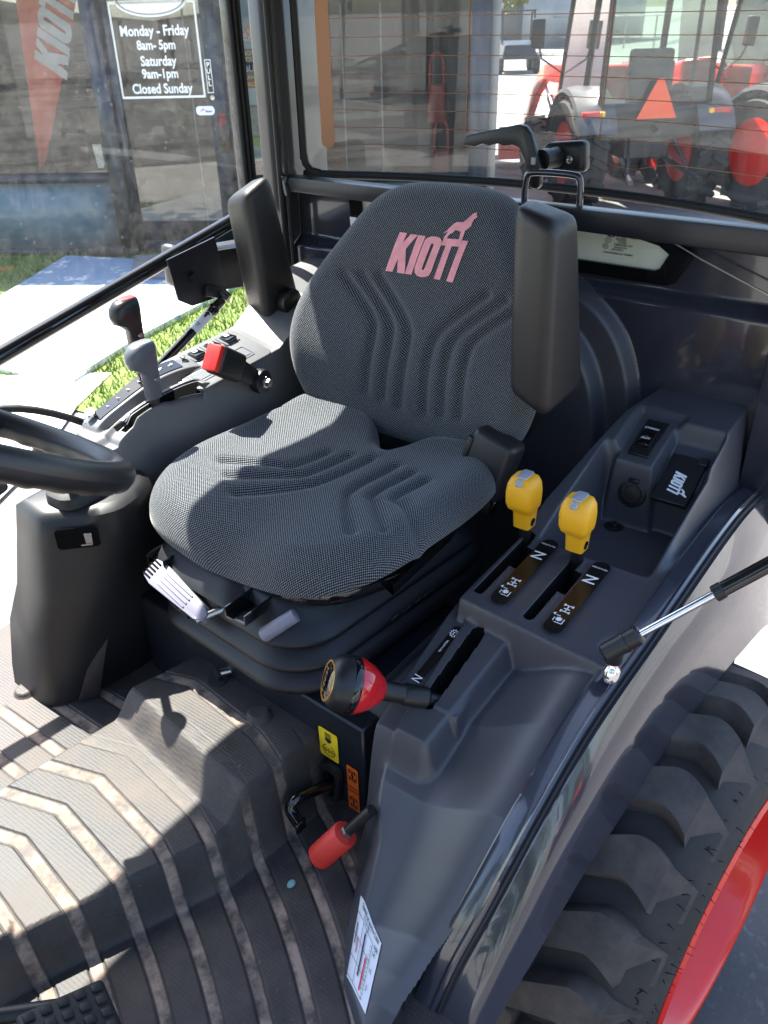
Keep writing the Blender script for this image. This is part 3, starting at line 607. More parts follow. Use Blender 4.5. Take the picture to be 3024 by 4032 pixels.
# ------------------------------------------------------------------ floor mat: tunnel, wells, chevron ribs filled with dust
fx = np.linspace(0.30, 1.50, 900); fy = np.linspace(-0.80, 0.66, 420); FX, FY = np.meshgrid(fx, fy, indexing='ij')
Ln = np.interp(FX, [0.3, 0.50, 0.62, 0.80, 1.10, 1.5], [0.165, 0.162, 0.160, 0.140, 0.015, -0.12])
Lf = np.interp(FX, [0.3, 0.49, 0.66, 0.935, 1.5], [-0.17, -0.184, -0.227, -0.263, -0.33])
base = np.where(FY > -0.05, 0.722, 0.742)
topz = 0.818 + 0.055*(1 - sst(FX - 0.14*(FY+0.02), 0.690, 0.748)) - 0.02*sst(FX, 0.95, 1.5)
hm = sst(FY, Lf-0.030, Lf+0.004)*(1 - sst(FY, Ln-0.004, Ln+0.040))
Fz = base + (topz-base)*hm
cL = 0.30*np.clip(-0.135-FY, 0, 0.165) + np.where(FY > -0.13, 0.14*(np.clip(FY, -0.13, 0.07)+0.13), 0) + np.clip(FY-0.07, 0, 1)*0.34 + np.clip(FY-0.07, 0, 1)**2*0.55
phi = FX - cL; per = 0.083
fr_ = np.mod((phi-0.74)/per + 0.1, 1.0)
bandm = sst(fr_, 0.08, 0.12)*(1-sst(fr_, 0.33, 0.37))
edge_ = np.exp(-((fr_-0.075)/0.020)**2) + np.exp(-((fr_-0.375)/0.020)**2)
onr = sst(FX, 0.55, 0.60)*(1-box_mask(FX, FY, 0.62, 0.79, -0.30, 0.16, 0.06)*0.85)*(1-sst(np.abs(FY-0.0), 0.52, 0.56))
Fz = Fz - 0.0022*bandm*onr - 0.0045*edge_*onr
# buttons
for bx, by in ((0.735, -0.545), (1.118, -0.012), (0.575, 0.045)):
    rr = np.hypot(FX-bx, FY-by); Fz = Fz + 0.012*(1-sst(rr, 0.018, 0.026))
fm = bandm*onr
MATM = bpy.data.materials.new("ribbed_rubber_mat"); MATM.use_nodes = True
nt = MATM.node_tree; Lk = nt.links; b = nt.nodes["Principled BSDF"]; b.inputs["Specular IOR Level"].default_value = 0.3
at = _n(nt, "ShaderNodeAttribute", attribute_name="rib"); tc = _n(nt, "ShaderNodeTexCoord")
def noise(sc, det=8, ro=0.65):
    n = _n(nt, "ShaderNodeTexNoise"); n.inputs["Scale"].default_value = sc; n.inputs["Detail"].default_value = det; n.inputs["Roughness"].default_value = ro; Lk.new(tc.outputs["Object"], n.inputs["Vector"]); return n.outputs[0]
def mrange(s_, a, b_, c, d):
    n = _n(nt, "ShaderNodeMapRange"); n.inputs[1].default_value = a; n.inputs[2].default_value = b_; n.inputs[3].default_value = c; n.inputs[4].default_value = d; Lk.new(s_, n.inputs[0]); return n.outputs[0]
def mth(op, a, c):
    n = _n(nt, "ShaderNodeMath", operation=op); Lk.new(a, n.inputs[0])
    if isinstance(c, float): n.inputs[1].default_value = c
    else: Lk.new(c, n.inputs[1])
    return n.outputs[0]
dirt = mth('MULTIPLY', at.outputs["Fac"], mrange(noise(22), 0.38, 0.60, 0.10, 0.85))
veil = mrange(noise(7), 0.40, 0.78, 0.03, 0.20); grit = mrange(noise(160, 3), 0.62, 0.72, 0.0, 0.35)
fac = mth('MAXIMUM', mth('MAXIMUM', dirt, veil), mth('MULTIPLY', grit, mrange(noise(6), 0.42, 0.62, 0.0, 1.0)))
mx = _n(nt, "ShaderNodeMix", data_type='RGBA'); Lk.new(fac, mx.inputs[0]); mx.inputs[6].default_value = (0.026, 0.026, 0.028, 1); mx.inputs[7].default_value = (0.36, 0.265, 0.205, 1)
Lk.new(mx.outputs[2], b.inputs["Base Color"]); Lk.new(mrange(fac, 0, 0.6, 0.52, 0.9), b.inputs["Roughness"])
ck = _n(nt, "ShaderNodeTexVoronoi"); ck.inputs["Scale"].default_value = 150; ck.inputs["Randomness"].default_value = 0.15; Lk.new(tc.outputs["Object"], ck.inputs["Vector"])
bp = _n(nt, "ShaderNodeBump"); bp.inputs["Strength"].default_value = 0.45; bp.inputs["Distance"].default_value = 0.0016
Lk.new(mth('MULTIPLY', ck.outputs["Distance"], mth('SUBTRACT', mrange(at.outputs["Fac"], 0, 1, 1, 0), 0.0)), bp.inputs["Height"]); Lk.new(bp.outputs[0], b.inputs["Normal"])
fl = grid_mesh("floor_mat", np.stack([FX, FY, Fz], -1), MATM); part(fl)
av = fl.data.attributes.new("rib", 'FLOAT', 'POINT'); av.data.foreach_set("value", fm.reshape(-1).astype(np.float32))
# seat base front panel with slot frame, stickers
mb = MB(); mb.box((0.503, -0.045, 0.83), (0.05, 0.66, 0.235), SHEET, Matrix.Rotation(R(-3.5), 3, 'Z'), 0.004, 1); mb.box((0.25, -0.045, 0.83), (0.46, 0.66, 0.20), SHEET)
bx = PB(mb, "seat_base_box")
pf = lambda l, z, o=0.0: Vector((0.5285 + o + (l+0.045)*0.0612, l, z)); py_ = Vector((0.0612, 1, 0)).normalized()
mb = MB(); hole = rrect(0.030, 0.070, 0.010); ringo = rrect(0.052, 0.100, 0.018)
mb.flat([ringo, hole], (pf(0.200, 0.768, 0.004), py_, Vector((0, 0.12, 1))), RUB, 0.012); mb.flat([hole], (pf(0.200, 0.768, 0.001), py_, Vector((0, 0.12, 1))), VOID); mb.build("slot_frame", bx, 30)
# ------------------------------------------------------------------ left console: one moulded shell with tray, lever panel, range quadrant and skirt
lipF = np.array([-0.55, -0.25, -0.05, 0.12, 0.25, 0.37, 0.47, 0.60, 0.69, 0.745, 0.81])
lipL = np.array([0.634, 0.634, 0.636, 0.637, 0.634, 0.624, 0.614, 0.600, 0.580, 0.558, 0.545])
lipZ = np.array([1.08, 1.15, 1.165, 1.165, 1.152, 1.125, 1.090, 1.00, 0.885, 0.790, 0.66])
gx_ = np.linspace(-0.445, 0.96, 600); gy_ = np.linspace(0.17, 0.69, 260); CF, CL = np.meshgrid(gx_, gy_, indexing='ij')
top = np.interp(CF, [-0.45, -0.30, -0.20, 0.0, 0.09, 0.115, 0.335], [1.288, 1.278, 1.245, 1.185, 1.152, 1.146, 1.134])
Lo = np.interp(CF, lipF, lipL); lz = np.interp(CF, lipF, lipZ)
Lin = np.interp(CF, [-0.45, -0.2, 0.0, 0.35], [0.385, 0.345, 0.325, 0.322])
low_ = 0.60
def rise(L_, a, w): return sst(L_, a, a+w)
H1 = low_ + (top-low_)*rise(CL, Lin-0.008, 0.030)*(1 - sst(CF, 0.326+0.10*(CL-0.34), 0.362+0.10*(CL-0.34)))*sst(CF, -0.60, -0.50)
H2 = low_ + (0.945 + 0.085*sst(CL, 0.235, 0.318) - low_)*rise(CL, 0.200, 0.03)*box_mask(CF, CL, 0.12, 0.512, -1, 0.46, 0.035)
rz = np.interp(CF, [0.30, 0.335, 0.565, 0.65], [1.105, 1.097, 1.003, 0.985])
Ro_ = np.interp(CF, [0.30, 0.34, 0.56], [0.452, 0.448, 0.415])
H3 = low_ + (rz - 0.012*(1-sst(CL, 0.356, 0.364)) - low_)*rise(CL, 0.305, 0.016)*(1 - sst(CF, 0.552, 0.64))*(1 - 0.35*sst(CL, Ro_, Ro_+0.060))
Lin2 = np.interp(CF, [0.30, 0.50, 0.57, 0.62, 0.66, 0.75, 0.83, 0.88, 0.925], [0.28, 0.265, 0.275, 0.295, 0.325, 0.352, 0.395, 0.465, 0.58])
dep = np.interp(CF, [0.30, 0.36, 0.50, 0.62, 0.75], [0.075, 0.080, 0.080, 0.060, 0.045])*(1 - sst(CL, 0.44, Lo-0.005))
v_ = lz - 0.012 - dep
lzc = np.where(CF > 0.60, np.interp(CF, [0.60, 0.66, 0.70, 0.74, 0.79, 0.83, 0.87, 0.90, 0.93], [1.0, 0.9235, 0.875, 0.825, 0.785, 0.762, 0.748, 0.71, 0.64]), lz)
v_ = lzc - 0.012 - dep*(1-0.6*sst(CF, 0.70, 0.85))
H4 = 0.665 + (v_-0.665)*rise(CL, Lin2-0.005, 0.085)*sst(CF, 0.32, 0.345)
def smax(a, b, k=0.018):
    h = np.clip(0.5 + 0.5*(b-a)/k, 0, 1); return a*(1-h) + b*h + k*h*(1-h)
t5 = sst(CL, Lo-0.034, Lo-0.004)*(1 - sst(CF, 0.30, 0.33)); H1 = H1*(1-t5) + (lz-0.012)*t5
Hc = smax(smax(np.maximum(H1, H2), H3), H4, 0.034)
# tray and the two inclined panels behind it
tray = box_mask(CF, CL, -0.195, 0.088, 0.392, 0.596, 0.030)
tfl = 1.072 + 0.0*CF
Hc = Hc*(1-tray) + np.minimum(Hc, tfl)*tray
swm = box_mask(CF, CL, -0.335, -0.175, 0.405, 0.505, 0.022); swz = np.interp(CF, [-0.34, -0.17], [1.272, 1.213]); Hc = Hc*(1-swm) + swz*swm
lidm = box_mask(CF, CL, -0.300, -0.100, 0.498, 0.598, 0.016); ldz = np.interp(CF, [-0.30, -0.10], [1.235, 1.135]); Hc = Hc*(1-lidm) + np.minimum(Hc, ldz)*lidm
# slots
mids = np.zeros(CF.shape)
def stad(F0, F1, L0, w):
    t = np.clip((CF-F0)/(F1-F0), 0, 1); return np.hypot(CF-(F0+t*(F1-F0)), CL-L0) < w
for (F0, F1, L0, w) in ((0.098, 0.292, 0.364, 0.0085), (0.116, 0.308, 0.473, 0.0085)): mids = np.maximum(mids, stad(F0, F1, L0, w)*1.0)
t_ = np.clip((CF-0.352)/(0.492-0.352), 0, 1); mids = np.maximum(mids, (np.hypot(CF-(0.352+t_*0.140), CL-(0.396-0.010*t_)) < 0.0125)*1.0)
mids = np.maximum(mids, ((np.abs(CF-0.165) < 0.035) & (np.abs(CL-0.378) < 0.012))*1.0); mids = np.maximum(mids, ((np.abs(CF-0.185) < 0.035) & (np.abs(CL-0.487) < 0.012))*1.0)
soft_d = np.full(CF.shape, 9.0)
for (F0, F1, L0, w) in ((0.098, 0.292, 0.364, 0.0085), (0.116, 0.308, 0.473, 0.0085)):
    t__ = np.clip((CF-F0)/(F1-F0), 0, 1); soft_d = np.minimum(soft_d, np.abs(np.hypot(CF-(F0+t__*(F1-F0)), CL-L0)-w))
Hc = Hc - 0.085*mids + 0.0016*np.exp(-((soft_d-0.004)/0.004)**2)*(mids < 0.5)
bead = np.zeros(CF.shape)
mi_ = ((mids[:-1, :-1] > 0) | (mids[1:, 1:] > 0) | (mids[1:, :-1] > 0) | (mids[:-1, 1:] > 0)).astype(int)
keep = ((Hc[:-1, :-1] > 0.68) | (Hc[1:, 1:] > 0.68)) & ((CL < Lo + 0.008) | (CF < -0.30))[:-1, :-1]
con = part(grid_mesh("console", np.stack([CF, CL, Hc], -1), [PL, VOID], mask=keep, midx=mi_))
con["label"] = "long moulded dark plastic console beside the seat with lever slots and a tray"
def Hat(F_, L_):
    i = np.argmin(np.abs(gx_-F_)); j = np.argmin(np.abs(gy_-L_)); return float(Hc[i, j])
def gear(cx, cy, r, n=8):
    o = []
    for k in range(n*4):
        a = 2*math.pi*k/(n*4); q = r if (k % 4) in (0, 1) else r*0.72; o.append((cx+q*math.cos(a), cy+q*math.sin(a)))
    return o
def rct(cx, cy, w, h): return [(cx-w/2, cy-h/2), (cx+w/2, cy-h/2), (cx+w/2, cy+h/2), (cx-w/2, cy+h/2)]
# printed gloss strips beside the lever slots (text faces the driver: up = rearwards ... seen turned in the photograph)
for L_, Fa, Fb in ((0.4085, 0.088, 0.312), (0.5225, 0.104, 0.332)):
    za, zb = 1.1495, 1.1405; Fc_ = (Fa+Fb)/2; ln = Fb-Fa
    fr0 = (Vector((Fc_, L_, 1.1460)), Vector((1, 0, -0.052)), Y)
    w = 0.034; st = [(ln/2-w/2 + w/2*math.cos(a), w/2*math.sin(a)) for a in np.linspace(-1.57, 1.57, 14)] + [(-ln/2+w/2 - w/2*math.cos(a), -w/2*math.sin(a)) for a in np.linspace(-1.57, 1.57, 14)]
    mb = MB(); mb.flat([st], fr0, STRIP, 0.0012)
    fr1 = (fr0[0] + Vector((0, 0, 0.0017)), Y, Vector((-1, 0, 0.052)))       # letters read from the front, tops towards the rear
    o1 = fr1[0]; ux = Vector((1, 0, -0.052)).normalized()
    mb.text("N", 0.034, (o1 - ux*0.052, -ux, -Y), WHITE, 0.012); mb.text("T819-0750A" if L_ < 0.45 else "T819-0760A", 0.006, (o1 - ux*0.092, -Y, ux), WHITE, 0.015)
    # drive-line symbol and gear symbol
    c = 0.045; S = lambda pl_: [(x, y) for x, y in pl_]
    fs = (o1 + ux*c, ux*1.0, Y); sq = 0.72
    for q in (rct(0, 0, 0.026, 0.003), rct(-0.012, 0, 0.003, 0.020), rct(0.002, 0, 0.003, 0.016), rct(0.013, 0, 0.003, 0.020), rct(-0.012, 0.0105, 0.008, 0.004), rct(-0.012, -0.0105, 0.008, 0.004), rct(0.013, 0.0105, 0.008, 0.004), rct(0.013, -0.0105, 0.008, 0.004)): mb.flat([[(x*sq, y*sq) for x, y in q]], fs, WHITE, 0.0002)
    fs = (o1 + ux*(c+0.032), ux, Y)
    mb.flat([gear(0, 0, 0.0062)], fs, WHITE, 0.0002)
    for q in (rct(0.0125, 0.003, 0.002, 0.018), rct(0.004, 0.0115, 0.017, 0.002), rct(0.004, -0.0105, 0.012, 0.002), rct(-0.011, -0.006, 0.002, 0.010)): mb.flat([[(x*0.8, y*0.8) for x, y in q]], fs, WHITE, 0.0002)
    mb.flat([[(-0.015, -0.011), (-0.007, -0.011), (-0.011, -0.016)]], fs, WHITE, 0.0002)
    mb.build("printed_strip", con, 0)
# range strip
ux = Vector((0.115, -0.014, -0.047)).normalized(); uy = Zv.cross(ux).normalized(); un = ux.cross(uy)
o1 = Vector((0.422, 0.3465, Hat(0.422, 0.345)+0.0035))
mb = MB(); mb.flat([rrect(0.165, 0.017, 0.0084, 6)], (o1, ux, uy), STRIP, 0.001); o1 = o1 + un*0.0016
mb.text("N", 0.026, (o1 + ux*0.042, -ux, -uy), WHITE, 0.012, sx=0.7)
mb.flat([gear(0, 0, 0.0085, 10), [(0.0055*math.cos(a), 0.0055*math.sin(a)) for a in np.linspace(0, 6.28, 16)[:-1]]], (o1 - ux*0.066, ux, uy), WHITE); mb.text("H", 0.009, (o1 - ux*0.066, -ux, -uy), WHITE, 0.02)
mb.text("T819-0770A", 0.0055, (o1 - ux*0.035, -ux, -uy), WHITE, 0.01); mb.build("printed_strip", con, 0)
# switch, socket, lid, bolt
sr = Matrix.Rotation(math.atan2(0.059, 0.17), 3, 'Y')
sa = Vector((0.17, 0, -0.059)).normalized(); sn_ = Vector((0.059, 0, 0.17)).normalized()
so = Vector((-0.256, 0.454, 1.2445))
mb = MB(); mb.box(so + sn_*0.001, (0.112, 0.046, 0.006), BLK, sr, 0.001, 1)
sw = mb.build("rocker_switch", con)
mb = MB(); mb.hexa([so + sa*a + Y*l + sn_*h for a, l, h in ((0.040, -0.016, 0.002), (0.040, 0.016, 0.002), (-0.040, 0.016, 0.002), (-0.040, -0.016, 0.002), (0.036, -0.014, 0.018), (0.036, 0.014, 0.018), (-0.036, 0.014, 0.009), (-0.036, -0.014, 0.009))], BLKG, 0.003, 2)
sl = (sa*0.072 + sn_*0.009).normalized(); sln = sl.cross(-Y) if sl.cross(-Y).z > 0 else -sl.cross(-Y)
mb.text("STEREO", 0.0092, (so - sa*0.020 + sn_*0.0122, Y, -sl), WHITE, 0.02); mb.text("AUX", 0.0095, (so + sa*0.016 + sn_*0.0168, Y, -sl), WHITE, 0.02); mb.build("rocker", sw)
la = Vector((0.20, 0, -0.10)).normalized(); lnn = Vector((0.10, 0, 0.20)).normalized(); lr = Matrix((la, Y, la.cross(Y))).transposed()
lo_ = Vector((-0.205, 0.548, 1.1875+0.004))
mb = MB(); mb.box(lo_ + lnn*0.004, (0.125, 0.074, 0.012), BLK, lr, 0.002, 1); mb.box(lo_ - la*0.055 + Y*0.030 + lnn*0.008, (0.02, 0.02, 0.014), BLK, lr, 0.002, 1)
lid = mb.build("charger_lid", con)
mb = MB(); s_ = 0.0105/0.045
lx, ly = la, Y
for k in EMB: mb.flat([[((q[0]+0.037)*0.30, (q[1]-0.36)*0.30) for q in lp] for lp in EMB[k]], (lo_ + lnn*0.0106 + la*0.012, la, Y), WHITE)
mb.build("emblem", lid, 0)
mb = MB(); so2 = Vector((-0.180, 0.462, 1.150)); sx_ = Vector((1, 0, 0.25)).normalized()
mb.lathe([(0, -0.01), (0.030, -0.01), (0.031, 0.004), (0.029, 0.008), (0.024, 0.009), (0.023, 0.006), (0.021, 0.006), (0.020, 0.0095), (0, 0.0105)], so2, sx_, BLK, 32); mb.box(so2 + sx_*0.004 + Vector((0, 0, 0.030)), (0.012, 0.022, 0.008), BLK, None, 0.002, 1); mb.box(so2 + sx_*0.004 - Vector((0, 0, 0.030)), (0.012, 0.016, 0.008), BLK, None, 0.002, 1)
for k, t in enumerate("12V120W"):
    a = R(150 - k*20); rr_ = 0.0255; r1 = Y*math.cos(a) + Vector((-0.24, 0, 0.97))*math.sin(a); mb.text(t, 0.005, (so2 + sx_*0.0096 + r1*rr_*0.6, Y*math.sin(a) - Vector((-0.24, 0, 0.97))*math.cos(a), r1), BLKG, 0.0, th=0.0006)
mb.build("power_socket", con)
mb = MB(); mb.lathe([(0.0, 0), (0.020, 0), (0.021, 0.001), (0.014, 0.0018), (0.012, 0.002), (0.0, 0.002)], (-0.150, 0.442, 1.0725), Zv, BLK, 26); mb.lathe([(0, 0.002), (0.009, 0.002), (0.009, 0.009), (0.006, 0.011), (0, 0.011)], (-0.150, 0.442, 1.0725), Zv, BLKG, 6); mb.build("bolt", con)
# ------------------------------------------------------------------ levers
def pto_lever(F_, L_, zb, nm="lever"):
    mb = MB(); mb.tube([(F_-0.012, L_, zb-0.06), (F_-0.004, L_, zb+0.045)], 0.0125, BLK, 16); lv = PB(mb, nm, label="yellow topped lever")
    b0 = Vector((F_-0.002, L_, zb+0.035)); sec = []
    # grip: narrow neck, then a wide head leaning forward
    for h, xf, xb, hw, r in ((0.0, 0.019, -0.016, 0.0175, 0.007), (0.030, 0.021, -0.017, 0.019, 0.008), (0.040, 0.024, -0.017, 0.021, 0.009), (0.047, 0.036, -0.018, 0.0255, 0.011), (0.060, 0.042, -0.018, 0.0275, 0.012), (0.082, 0.043, -0.017, 0.0285, 0.013), (0.100, 0.040, -0.015, 0.027, 0.013), (0.111, 0.034, -0.010, 0.023, 0.012), (0.116, 0.027, -0.003, 0.016, 0.010)):
        sec.append([b0 + Vector((x, y, h)) for x, y in rrect(xf-xb, hw*2, r, 5, (xf+xb)/2, 0)])
    mb = MB(); mb.loft(sec, ORG); g = mb.build("grip", lv, 50)
    mb = MB(); mb.prism(rrect(0.036, 0.022, 0.005, 4), (b0 + Vector((0.012, 0, 0.1135)), X, Y), 0.0045, CAPG, 0.0015); mb.box(b0 + Vector((0.034, 0, 0.106)), (0.014, 0.014, 0.012), CAPG, Matrix.Rotation(R(40), 3, 'Y'), 0.002, 1); mb.build("grip_insert", g)
    mb = MB(); mb.lathe([(0, 0), (0.0085, 0), (0.0085, 0.0015), (0.0045, 0.002), (0.004, 0.0012), (0, 0.001)], b0 + Vector((0.004, 0.0180, 0.014)), Y, BLKG, 14); mb.build("screw", g)
    return lv
pto_lever(0.105, 0.352, 1.142); pto_lever(0.120, 0.470, 1.140)
# range lever with its round knob
kc = Vector((0.575, 0.292, 1.083)); kb = Vector((0.482, 0.386, 1.030)); ka = (kc - kb).normalized()
mb = MB(); mb.tube([(0.465, 0.392, 0.97), kb - ka*0.01, kb + ka*0.02], 0.0125, BLK, 18); mb.tube([kb + ka*0.008, kb + ka*0.012, kb + ka*0.052, kb + ka*0.055], [0.016, 0.0195, 0.0195, 0.017], BLK, 18)
mb.tube([kb + ka*0.05, kb+ka*0.08, kb + ka*0.11], [0.017, 0.0175, 0.020], BLK, 20); rl = PB(mb, "range_lever", label="short lever with a round black and red knob")
mb = MB(); mb.lathe([(0.0, -0.052), (0.018, -0.052), (0.024, -0.047), (0.040, -0.026), (0.0475, -0.006), (0.0480, 0.000)], kc, ka, REDG, 40); kn = mb.build("knob_shell", rl, 70, "glossy red half of the knob")
mb = MB(); mb.lathe([(0.0480, 0.000), (0.0492, 0.002), (0.0490, 0.012), (0.0480, 0.014)], kc, ka, BLKG, 40); mb.lathe([(0.0482, 0.014), (0.0475, 0.025), (0.043, 0.037), (0.0365, 0.045), (0.034, 0.0462)], kc, ka, BLK, 40); mb.build("knob_body", rl, 60)
kx = Vector((0.65, -0.14, -0.73)); kx = (kx - ka*kx.dot(ka)).normalized(); ky = ka.cross(kx)
mb = MB(); mb.lathe([(0.0345, 0.0445), (0.0345, 0.0475), (0.0310, 0.0475), (0.0305, 0.046)], kc, ka, GOLD, 40); mb.lathe([(0.0312, 0.0455), (0.0312, 0.0468), (0.025, 0.0495), (0.012, 0.0512), (0.0, 0.0515)], kc, ka, BLKG, 40)
mb.text("H-N-L", 0.017, (kc + ka*0.0522, kx, ky), GOLD, 0.025, space=1.05); mb.build("knob_cap", rl, 50)
# ------------------------------------------------------------------ right console
hx = np.linspace(-0.46, 0.62, 420); hy = np.linspace(-0.70, -0.355, 220); HF, HL = np.meshgrid(hx, hy, indexing='ij')
ht = np.interp(HF, [-0.46, -0.22, -0.14, -0.06, 0.2, 0.48, 0.62], [1.42, 1.415, 1.375, 1.335, 1.315, 1.290, 1.275]) + 0.06*sst(-HL, 0.42, 0.60)*(1-sst(HF, 0.25, 0.40))*0.5
li = np.interp(HF, [-0.46, -0.1, 0.3, 0.46, 0.51], [-0.395, -0.405, -0.400, -0.392, -0.40]); lo2 = np.interp(HF, [-0.46, -0.1, 0.2, 0.42, 0.52], [-0.66, -0.605, -0.575, -0.560, -0.54])
fe = 0.525 - 0.6*np.clip(-0.42-HL, 0, 1)*0.35 
Hr = 0.66 + (ht-0.66)*(1 - sst(HL, li-0.022, li+0.010))*sst(HL, lo2-0.012, lo2+0.02)*(1 - sst(HF, fe-0.03, fe+0.005))
def quad(c, F0, F1, w, h):
    m = box_mask(HF, HL, F0, F1, c-w, c+w, 0.012); f = np.clip(1 - ((HF-(F0+F1)/2)/((F1-F0)/2))**2, 0, 1); return h*np.sqrt(f)*m*1.0
Hr = Hr + quad(-0.432, 0.17, 0.455, 0.028, 0.030) + quad(-0.512, 0.13, 0.455, 0.030, 0.034)
rec = box_mask(HF, HL, 0.40, 0.50, -0.45, -0.37, 0.02); Hr = Hr - 0.012*rec
ms = ((np.abs(HL+0.428) < 0.0075) & (HF > 0.205) & (HF < 0.425)) | ((np.abs(HL+0.537) < 0.0075) & (HF > 0.15) & (HF < 0.44))
Hr = Hr - 0.05*ms
rc_ = part(grid_mesh("console", np.stack([HF, HL, Hr], -1), [PLG, VOID], mask=((Hr[:-1, :-1] > 0.70) | (Hr[1:, 1:] > 0.70)), midx=(ms[:-1, :-1] | ms[1:, 1:]).astype(int)))
rc_["label"] = "grey moulded plastic console at the far side with switches"
def HrA(F_, L_): return float(Hr[np.argmin(np.abs(hx-F_)), np.argmin(np.abs(hy-L_))])
# clear printed quadrants with numbers
mb = MB()
for k, t in enumerate("1234567"):
    f_ = 0.395 - 0.030*k; z_ = HrA(f_, -0.511); mb.text(t, 0.016, (Vector((f_, -0.511, z_+0.0035)), Y, Vector((-1, 0, -0.3 if f_ > 0.29 else 0.3))), WHITE, 0.015)
for L_, w_ in ((-0.511, 0.034), (-0.449, 0.016)):
    P = []
    for f_ in np.linspace(0.19, 0.432, 24): P.append([(f_, L_-w_/2, HrA(f_, L_-w_/2)+0.0022), (f_, L_+w_/2, HrA(f_, L_+w_/2)+0.0022)])
    mb.loft(P, BLKG, False, False)
for f_, s_ in ((0.405, 1), (0.235, 1)):
    z_ = HrA(f_, -0.449)+0.004; mb.flat([rct(0, 0, 0.022, 0.003), rct(0.006, 0.004, 0.008, 0.004)], (Vector((f_, -0.449, z_)), X, Y), WHITE)
mb.build("printed_quadrant", rc_, 0)
mb = MB(); kz = HrA(0.438, -0.522); ko = Vector((0.430, -0.525, kz-0.004))
mb.lathe([(0, 0), (0.017, 0), (0.018, 0.004), (0.013, 0.007), (0.0115, 0.008), (0.0115, 0.022), (0.010, 0.024), (0, 0.024)], ko, Vector((0.3, 0.25, 1)), CHROME, 26); mb.build("stop_knob", rc_)
def hand_lever(F_, L_, zb, mgrip, mtop, rod):
    mb = MB(); mb.tube([(F_+0.002, L_, zb-0.09), (F_-0.002, L_, zb+0.03)], 0.011, rod, 14); lv = PB(mb, "hand_lever"); b0 = Vector((F_, L_, zb)); sec = []
    for h, xo, wx, wy, r in ((0.0, 0.0, 0.033, 0.028, 0.008), (0.055, 0.000, 0.036, 0.030, 0.010), (0.068, 0.006, 0.050, 0.034, 0.014), (0.076, 0.014, 0.066, 0.038, 0.016), (0.090, 0.016, 0.072, 0.042, 0.019), (0.108, 0.015, 0.070, 0.042, 0.019), (0.120, 0.010, 0.058, 0.036, 0.017), (0.125, 0.007, 0.044, 0.028, 0.013)):
        sec.append([b0 + Vector((x, y, h)) for x, y in rrect(wx, wy, r, 5, xo, 0)])
    mb = MB(); mb.loft(sec, mgrip); g = mb.build("grip", lv, 50)
    if mtop: mb = MB(); mb.prism(rrect(0.044, 0.026, 0.011, 5), (b0 + Vector((0.008, 0, 0.1235)), X, Y), 0.003, mtop, 0.001); mb.build("grip_insert", g, label="orange red top insert")
    mb = MB(); mb.lathe([(0, 0), (0.006, 0), (0.005, 0.002), (0, 0.002)], b0 + Vector((-0.004, 0.0148, 0.042)), Y, STEEL, 12); mb.build("screw", g)
    lv["label"] = "hand lever with a grey grip" if mtop is None else "hand lever with a black grip and red top"
hand_lever(0.333, -0.430, 1.345, GREYK, None, BLK); hand_lever(0.275, -0.536, 1.405, BLK, REDP, BLK)
# switch pad
sp0 = Vector((0.092, -0.490, 0.0)); pz = [HrA(0.17, -0.43), HrA(0.17, -0.555), HrA(-0.02, -0.43), HrA(-0.02, -0.555)]
ex = Vector((0.19, 0, pz[0]-pz[2])).normalized(); ey = Vector((0, 0.125, pz[0]-pz[1])).normalized(); en = ex.cross(ey); sp0.z = sum(pz)/4 + 0.004
prot = Matrix((ex, ey, en)).transposed()
mb = MB(); mb.prism(rrect(0.245, 0.152, 0.02, 5), (sp0 - en*0.004, ex, ey), 0.008, PLG, 0.003); pad = mb.build("switch_pad", rc_)
for k in range(4):
    c0 = sp0 + ex*(0.080-0.053*k) - ey*0.040
    mb = MB(); mb.box(c0 + en*0.004, (0.046, 0.046, 0.006), GREYK, prot, 0.002, 1); mb.hexa([c0 + ex*a + ey*l + en*h for a, l, h in ((-0.016, -0.015, 0.004), (0.016, -0.015, 0.004), (0.016, 0.019, 0.004), (-0.016, 0.019, 0.004), (-0.014, -0.013, 0.012), (0.014, -0.013, 0.012), (0.015, 0.017, 0.017), (-0.015, 0.017, 0.017))], BLKG, 0.0025, 2)
    ic = c0 + en*0.0148 - ey*0.004
    if k % 2 == 0: mb.flat([[(0.006*math.cos(a), 0.006*math.sin(a)) for a in np.linspace(0, 3.14, 10)] + [(-0.006, -0.004), (0.006, -0.004)], [(0.004*math.cos(a), 0.004*math.sin(a)) for a in np.linspace(0, 3.14, 10)] + [(-0.004, -0.002), (0.004, -0.002)]], (ic, -ex, -ey), WHITE)
    else: mb.flat([rct(0, 0, 0.013, 0.009), rct(0, 0, 0.010, 0.006)], (ic, -ex, -ey), WHITE); mb.flat([rct(0.002, 0.002, 0.001, 0.013)], (ic, -ex, -ey), WHITE)
    mb.build("rocker_switch", pad)
for k in range(3):
    c0 = sp0 + ex*(0.080-0.066*k) + ey*0.030; mb = MB(); mb.flat([rrect(0.056, 0.046, 0.003, 2), rrect(0.053, 0.043, 0.003, 2)], (c0 + en*0.0045, ex, ey), GREYK, 0.001); mb.box(c0 + en*0.0045, (0.042, 0.030, 0.0015), GREYK, prot, 0.0005, 1); mb.build("blank_cover", pad, 30)
